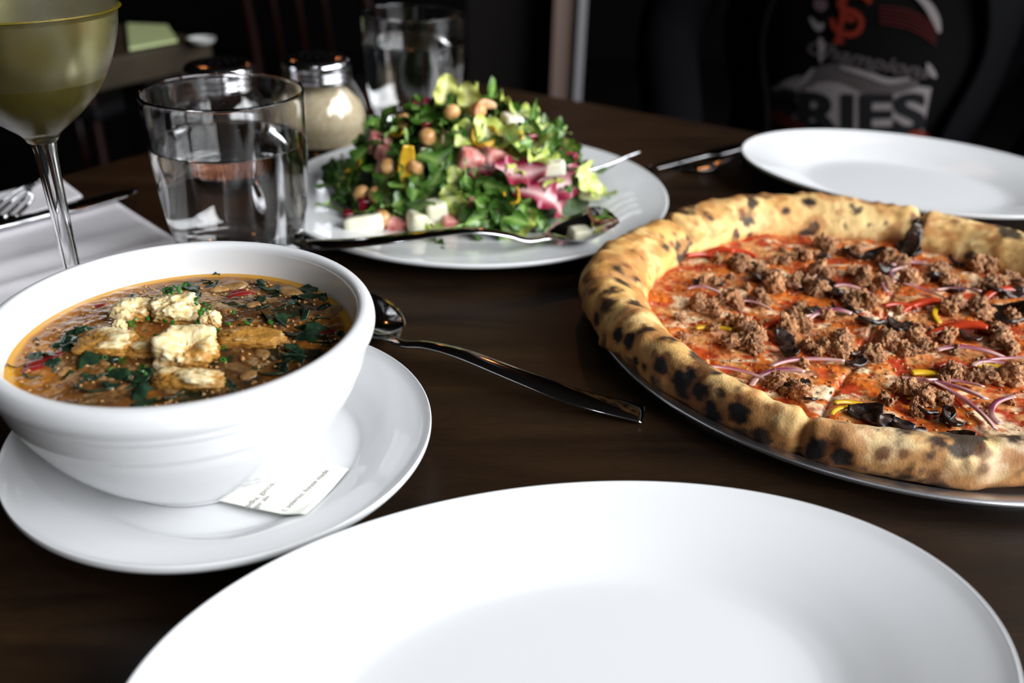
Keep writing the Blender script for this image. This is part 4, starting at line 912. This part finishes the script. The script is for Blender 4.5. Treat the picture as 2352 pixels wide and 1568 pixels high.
for x_, y_, l_ in ((878, 528, 'chickpea in front between the cheese slab and the spoon handle'), (850, 455, 'chickpea at the left of the salad above the beet slice'), (882, 455, 'shaded chickpea right of the left-hand chickpea'), (940, 302, 'chickpea at the upper left of the mound'), (990, 332, 'chickpea in the upper middle of the mound'), (965, 395, 'chickpea beside the yellow pepper strip'), (905, 395, 'chickpea left of the yellow pepper strip'), (1095, 278, 'chickpea just below the romaine tips'), (1040, 282, 'chickpea behind the top of the mound')):
    special(chk, 'chickpea', x_, y_, l_, 'chickpea', .0060, 1, .008)
yp = [sheet('pepper_strip', .034, .0052, .12, 3, M_yelp, n=18, ragged=.10, thick=.0018, tip=.25), arcstrip('pepper_strip', .008, 4.6, .007, .0018, M_yelp, 2)]
nn = pm(945, 405)
M = Matrix.Translation(nn + normal_m(nn.x, nn.y) * .010) @ Euler((R(80), R(-80), R(8))).to_matrix().to_4x4()
tag(inst('pepper_strip', yp[0], M), 'long yellow pepper strip hanging on the left face of the salad', 'pepper')
special(yp[1], 'pepper_ring', 1110, 335, 'yellow pepper ring in the upper middle of the salad', 'pepper', 1., .3, .009)
special(yp[0], 'pepper_strip', 1150, 345, 'yellow pepper strip right of the pepper ring', 'pepper', .8, .3, .009, .2)
special(yp[0], 'pepper_strip', 835, 400, 'small yellow pepper scrap at the left of the salad', 'pepper', .45, .3, .009, 1.)
special(yp[1], 'pepper_ring', 1165, 455, 'curled yellow pepper piece at the front right of the salad', 'pepper', .7, .3, .009)
special(yp[0], 'pepper_strip', 925, 322, 'yellow pepper piece below the upper left chickpea', 'pepper', .5, .3, .006, .2)
crs = arcstrip('onion_slice', .02, 1.3, .007, .0025, mat('shallot', (.55, .25, .10), .35, noise=(120, (.45, .16, .06), (.70, .45, .25))), 1)
special(crs, 'onion_slice', 1105, 282, 'curved orange-brown shallot slice near the top of the salad', 'onion', 1.1, .3, .010, .6)
st = arcstrip('salad_stem', .05, .8, .0018, .0018, mat('stem', (.16, .26, .06), .4), 1)
p = at(745, 475, .010); tag(inst('herb_sprig', st, Matrix.Translation(p) @ Euler((0, 0, -.5)).to_matrix().to_4x4()), 'thin green stem lying on the plate left of the salad', 'stem')
p = at(1010, 568, .008); tag(inst('arugula_leaf', aru[3], Matrix.Translation(p) @ Euler((.1, .1, 1.2)).to_matrix().to_4x4() @ Matrix.Scale(.8, 4)), 'green leaf on the plate under the serving spoon handle', 'leaf')

# ============================================================ PERSON
fd = Vector((-.349, -.937, 0)).normalized(); rt = Vector((-fd.y, fd.x, 0))   # rt: the viewer's right
if rt.x < 0: rt = -rt
CP = Vector((.435, 1.169, 0))
pn = thing('person', 'person in a black jacket over a dark printed t-shirt, seated across the table', 'person', (CP.x, CP.y, -.75))
def wp(u, f, z): return CP + rt * u + fd * f + Vector((0, 0, z))
def skin(name, joints, edges, m, parent, sub=2):
    me = bpy.data.meshes.new(name); me.from_pydata([tuple(Vector(j[0]) - WL[parent.name]) for j in joints], edges, []); me.materials.append(m)
    o = bpy.data.objects.new(name, me); COL.objects.link(o); o.parent = parent; WL[o.name] = WL[parent.name].copy()
    md = o.modifiers.new('skin', 'SKIN'); md.use_smooth_shade = True
    for i, j in enumerate(joints): me.skin_vertices[0].data[i].radius = (j[1], j[2] if len(j) > 2 else j[1])
    me.skin_vertices[0].data[0].use_root = True
    sb = o.modifiers.new('sub', 'SUBSURF'); sb.levels = sub; sb.render_levels = sub
    return o
J = [(wp(0, -.05, -.26), .11, .08), (wp(0, -.05, -.12), .10, .075), (wp(0, -.05, .02), .105, .075), (wp(0, -.05, .16), .11, .075), (wp(0, -.03, .27), .07, .06), (wp(0, .01, .33), .05, .05), (wp(0, .02, .42), .075, .085), (wp(0, .02, .50), .075, .085),
     (wp(-.16, 0, .24), .055), (wp(-.25, .04, .02), .045), (wp(-.17, .20, -.17), .035), (wp(-.12, .26, -.19), .028), (wp(.16, 0, .24), .055), (wp(.25, .04, .02), .045), (wp(.17, .20, -.17), .035), (wp(.12, .26, -.19), .028),
     (wp(-.10, 0, -.29), .085), (wp(-.11, .36, -.30), .062), (wp(-.11, .36, -.66), .045), (wp(-.11, .46, -.72), .03), (wp(.10, 0, -.29), .085), (wp(.11, .36, -.30), .062), (wp(.11, .36, -.66), .045), (wp(.11, .46, -.72), .03)]
Ed = [(0, 1), (1, 2), (2, 3), (3, 4), (4, 5), (5, 6), (6, 7), (3, 8), (8, 9), (9, 10), (10, 11), (3, 12), (12, 13), (13, 14), (14, 15), (0, 16), (16, 17), (17, 18), (18, 19), (0, 20), (20, 21), (21, 22), (22, 23)]
skin('body', J, Ed, M_blk, pn)
# head with face and hair
hv, hfa = I4; hp = wp(0, .035, .46)
hh = hv * np.array([.078, .095, .115]); 
def loc2w(P, c): return np.array([tuple(c + rt * p[0] + fd * p[1] + Vector((0, 0, p[2]))) for p in P])
hh[:, 0] *= 1 - .25 * sst(0, -.1, hh[:, 2]); nose = np.exp(-((hh[:, 0] / .012) ** 2 + ((hh[:, 2] + .012) / .02) ** 2)) * (hh[:, 1] > 0) * .018; hh[:, 1] += nose
eyes = sum(np.exp(-(((hh[:, 0] - s * .03) / .012) ** 2 + ((hh[:, 2] - .01) / .009) ** 2)) for s in (-1, 1)) * (hh[:, 1] > 0) * .007; hh[:, 1] -= eyes
obj('head', loc2w(hh, hp), hfa, M_skin, pn)
hr = hv * np.array([.086, .104, .118]); keep = (hr[:, 1] < .02) | (hr[:, 2] > .055); hr[~keep] *= .88
obj('hair', loc2w(hr, hp + Vector((0, 0, .012))), hfa, M_hair, pn)
# torso surface: half-ellipse, parameter u metres across, z height
def torso(u, z, off=0.):
    hw = .150 + .02 * sst(-.10, .20, np.array([z]))[0]; hd = .112 + off; uu = max(-.98, min(.98, u / hw)); return wp(u, hd * math.sqrt(1 - uu * uu) + .01 * math.cos(z * 9), z)
nu, nz = 40, 40; V = [tuple(torso(-.135 + .27 * i / (nu - 1), -.25 + .50 * j / (nz - 1), 0)) for i in range(nu) for j in range(nz)]
tee = obj('t_shirt', V, grid_faces(nu, nz), M_tee, pn)
for s in (-1, 1):   # open jacket fronts
    V = [tuple(torso(s * (.108 + .055 * i / 11 + .012 * math.sin(j * .35)), -.25 + .50 * j / (nz - 1), .016)) for i in range(12) for j in range(nz)]
    o = obj('jacket_front', V, grid_faces(12, nz), M_blk, pn); sd_ = o.modifiers.new('s', 'SOLIDIFY'); sd_.thickness = .006
# print: pixel layout -> torso u, z
def tz(px, py, off=.001):
    r = ray(px, py); den = r.x * fd.x + r.y * fd.y; base = wp(0, .112, 0); t = ((base.x) * fd.x + (base.y) * fd.y) / den
    p = Vector((r.x * t, r.y * t, H + r.z * t)); u = (p - CP).dot(rt); return torso(u, p.z, off)
def poly_print(name, pts, m, off=.001, n=1):
    V = [tuple(tz(x, y, off)) for x, y in pts]; obj(name, V, [tuple(range(len(V)))], m, tee, smooth=False)
def stroke(name, pts, wd, m, off=.002, taper=True):
    C = catmull([(x, y, 0) for x, y in pts], 24)[:, :2]; T_ = np.gradient(C, axis=0); T_ /= np.linalg.norm(T_, axis=1)[:, None] + 1e-9; V = []
    for i, (c, t_) in enumerate(zip(C, T_)):
        ww = wd * ((.35 + .65 * math.sin(math.pi * i / 23)) if taper else 1) / 2
        for s in (-1, 1): V.append(tuple(tz(c[0] - t_[1] * ww * s, c[1] + t_[0] * ww * s, off)))
    obj(name, V, grid_faces(24, 2), m, tee, smooth=False)
def text_print(s, x0, y0, x1, y1, hpx, m, off=.003, shear=0, bold=0):
    V, F = textverts(s, 1, bold=bold, shear=shear); wt = V[:, 0].max(); hh_ = V[:, 1].max(); dx, dy = x1 - x0, y1 - y0; L = math.hypot(dx, dy); ex, ey = dx / L, dy / L
    W = [tuple(tz(x0 + ex * v[0] / wt * L + ey * v[1] / hh_ * hpx, y0 + ey * v[0] / wt * L - ex * v[1] / hh_ * hpx, off)) for v in V]
    obj('printed_lettering', W, F, m, tee, smooth=False)
# pale field behind SERIES, then black letters
stroke('printed_swash', [(1795, 255), (1850, 225), (1930, 235), (2000, 250), (2070, 245), (2130, 255)], 105, M_prG, .0012, False)
stroke('printed_swash', [(1840, 200), (1880, 170), (1940, 165), (2000, 190), (2060, 195), (2110, 190)], 46, M_prD, .0016)
text_print('SERIES', 1668, 296, 2128, 304, 92, M_prK, .0024, bold=.035)
stroke('printed_swash', [(1790, 200), (1840, 190), (1870, 155)], 16, M_prG, .0026)
stroke('printed_swash', [(1930, 150), (1990, 165), (2040, 182), (2090, 178)], 14, M_prG, .0026)
text_print('Champions', 1845, 118, 2138, 182, 34, M_prD, .0028, shear=.35, bold=.02)
stroke('printed_swash', [(1860, 40), (1880, 62), (1892, 52)], 16, M_prG, .0028)
stroke('printed_swash', [(1884, 84), (1888, 105), (1886, 140)], 16, M_prG, .0028)
stroke('printed_swash', [(2130, 145), (2140, 165), (2150, 180)], 14, M_prG, .0028)
# interlocked S and F
sf = [[(2000, 4), (1985, -12), (1950, -14), (1930, 0), (1935, 18), (1965, 26), (1980, 45), (1972, 70), (1945, 76), (1918, 62), (1912, 40)], [(1940, -22), (1938, 20), (1932, 60), (1926, 92)], [(1938, -16), (1970, -18), (2002, -6)], [(1936, 38), (1955, 40), (1962, 46)]]
for i, s_ in enumerate(sf): stroke('printed_emblem', s_, 13, M_prO, .0030, False)
stroke('printed_emblem', [(1915, 90), (1928, 93), (1940, 90)], 9, M_prO, .0030, False)
for k in range(5): stroke('printed_stripe', [(2020, 12 + k * 9), (2080, 20 + k * 10), (2120, 40 + k * 10), (2150, 62 + k * 10)], 4, M_prR, .0026, False)
stroke('printed_stripe', [(2095, -20), (2130, 10), (2150, 45), (2158, 75)], 20, M_prG, .0028)
stroke('printed_patch', [(1750, 262), (1790, 275), (1850, 292)], 30, M_prR, .0030)
stroke('printed_patch', [(2080, 315), (2105, 312), (2135, 320)], 22, M_prO, .0030)
stroke('printed_stripe', [(1872, 0), (1885, 10), (1900, 5)], 30, mat('print_pink', (.07, .04, .045), .9), .0028)

# chair under the person
def wchair(label, c, ang, group=None, m=M_chairred, seatm=M_chairblk, zs=-.30):
    c = Vector(c); t = thing('dining_chair', label, 'chair', (c.x, c.y, -.75), group)
    ca, sa = math.cos(ang), math.sin(ang)
    def L(x, y, z): return (c.x + x * ca - y * sa, c.y + x * sa + y * ca, z)
    o = obj('seat', *boxm((c.x, c.y, zs), (.40, .40, .03), ang), seatm, t, smooth=False); bevel(o, .01)
    for sx in (-1, 1):
        V, F = tube([L(sx * .17, -.17, zs - .015), L(sx * .19, -.20, -.75)], .011); obj('leg', V, F, m, t)
        V, F = tube(catmull([L(sx * .20, .23, -.75), L(sx * .175, .18, zs), L(sx * .165, .20, -.05), L(sx * .15, .25, .13)], 20), .011); obj('leg', V, F, m, t)
    V, F = tube(catmull([L(-.15, .25, .13), L(-.08, .262, .155), L(.08, .262, .155), L(.15, .25, .13)], 16), .011); obj('backrest_rail', V, F, m, t)
    for sx in (-.07, 0, .07): V, F = tube([L(sx, .19, zs), L(sx, .215, -.05), L(sx, .262, .152)], .006); obj('backrest_spindle', V, F, m, t)
    V, F = tube([L(-.18, -.185, -.55), L(.18, -.185, -.55)], .007); obj('stretcher', V, F, m, t)
    return t
fa = math.atan2(fd.y, fd.x) + math.pi / 2
wchair('dark chair under the seated person across the table', (CP.x - fd.x * .02, CP.y - fd.y * .02, 0), fa, m=M_chairblk, zs=-.395)
# ============================================================ BACKGROUND TABLE AND CHAIRS
a0, a1 = at(486, 88, 0), at(200, 143, 0); ed = (a1 - a0).normalized(); en = Vector((ed.y, -ed.x, 0)); 
if en.y < 0: en = -en
bt = thing('dining_table', 'brown wooden table in the dark background at left', 'table', (a0.x + ed.x * .4 + en.x * .3, a0.y + ed.y * .4 + en.y * .3, -.75))
cc = a0 + ed * .42 + en * .32
o = obj('tabletop', *boxm((cc.x, cc.y, -.018), (.84, .64, .036), math.atan2(ed.y, ed.x)), M_tbl2, bt, smooth=False); bevel(o, .004)
for a, b_ in ((.06, .06), (.78, .06), (.06, .58), (.78, .58)):
    q = a0 + ed * a + en * b_; obj('leg', *boxm((q.x, q.y, -.393), (.05, .05, .714), math.atan2(ed.y, ed.x)), M_chairblk, bt, smooth=False)
gp = [at(298, 116, .001), at(408, 96, .001), at(385, 62, .001), at(292, 58, .001)]
o = obj('green_menu', [tuple(g) for g in gp] + [(g.x, g.y, .004) for g in gp], [(0, 3, 2, 1), (4, 5, 6, 7), (0, 1, 5, 4), (1, 2, 6, 5), (2, 3, 7, 6), (3, 0, 4, 7)], M_green, smooth=False); tag(o, 'pale green menu card lying on the background table', 'menu')
q = at(462, 82, .01); V, F = lathe([(0, .001), (.012, .001), (.017, .007), (.0155, .007), (.010, .003), (0, .003)], (q.x, q.y, 0), 32, 30); tag(obj('small_dish', V, F, M_greyp), 'small pale dish near the corner of the background table', 'dish')
wchair('red-framed chair behind the shaker jars in the dark background', (-.33, 2.05, 0), 2.6, 'red-framed chairs')
wchair('red-framed chair beyond the background table, behind the wine glass', (-1.05, 2.15, 0), 2.9, 'red-framed chairs')
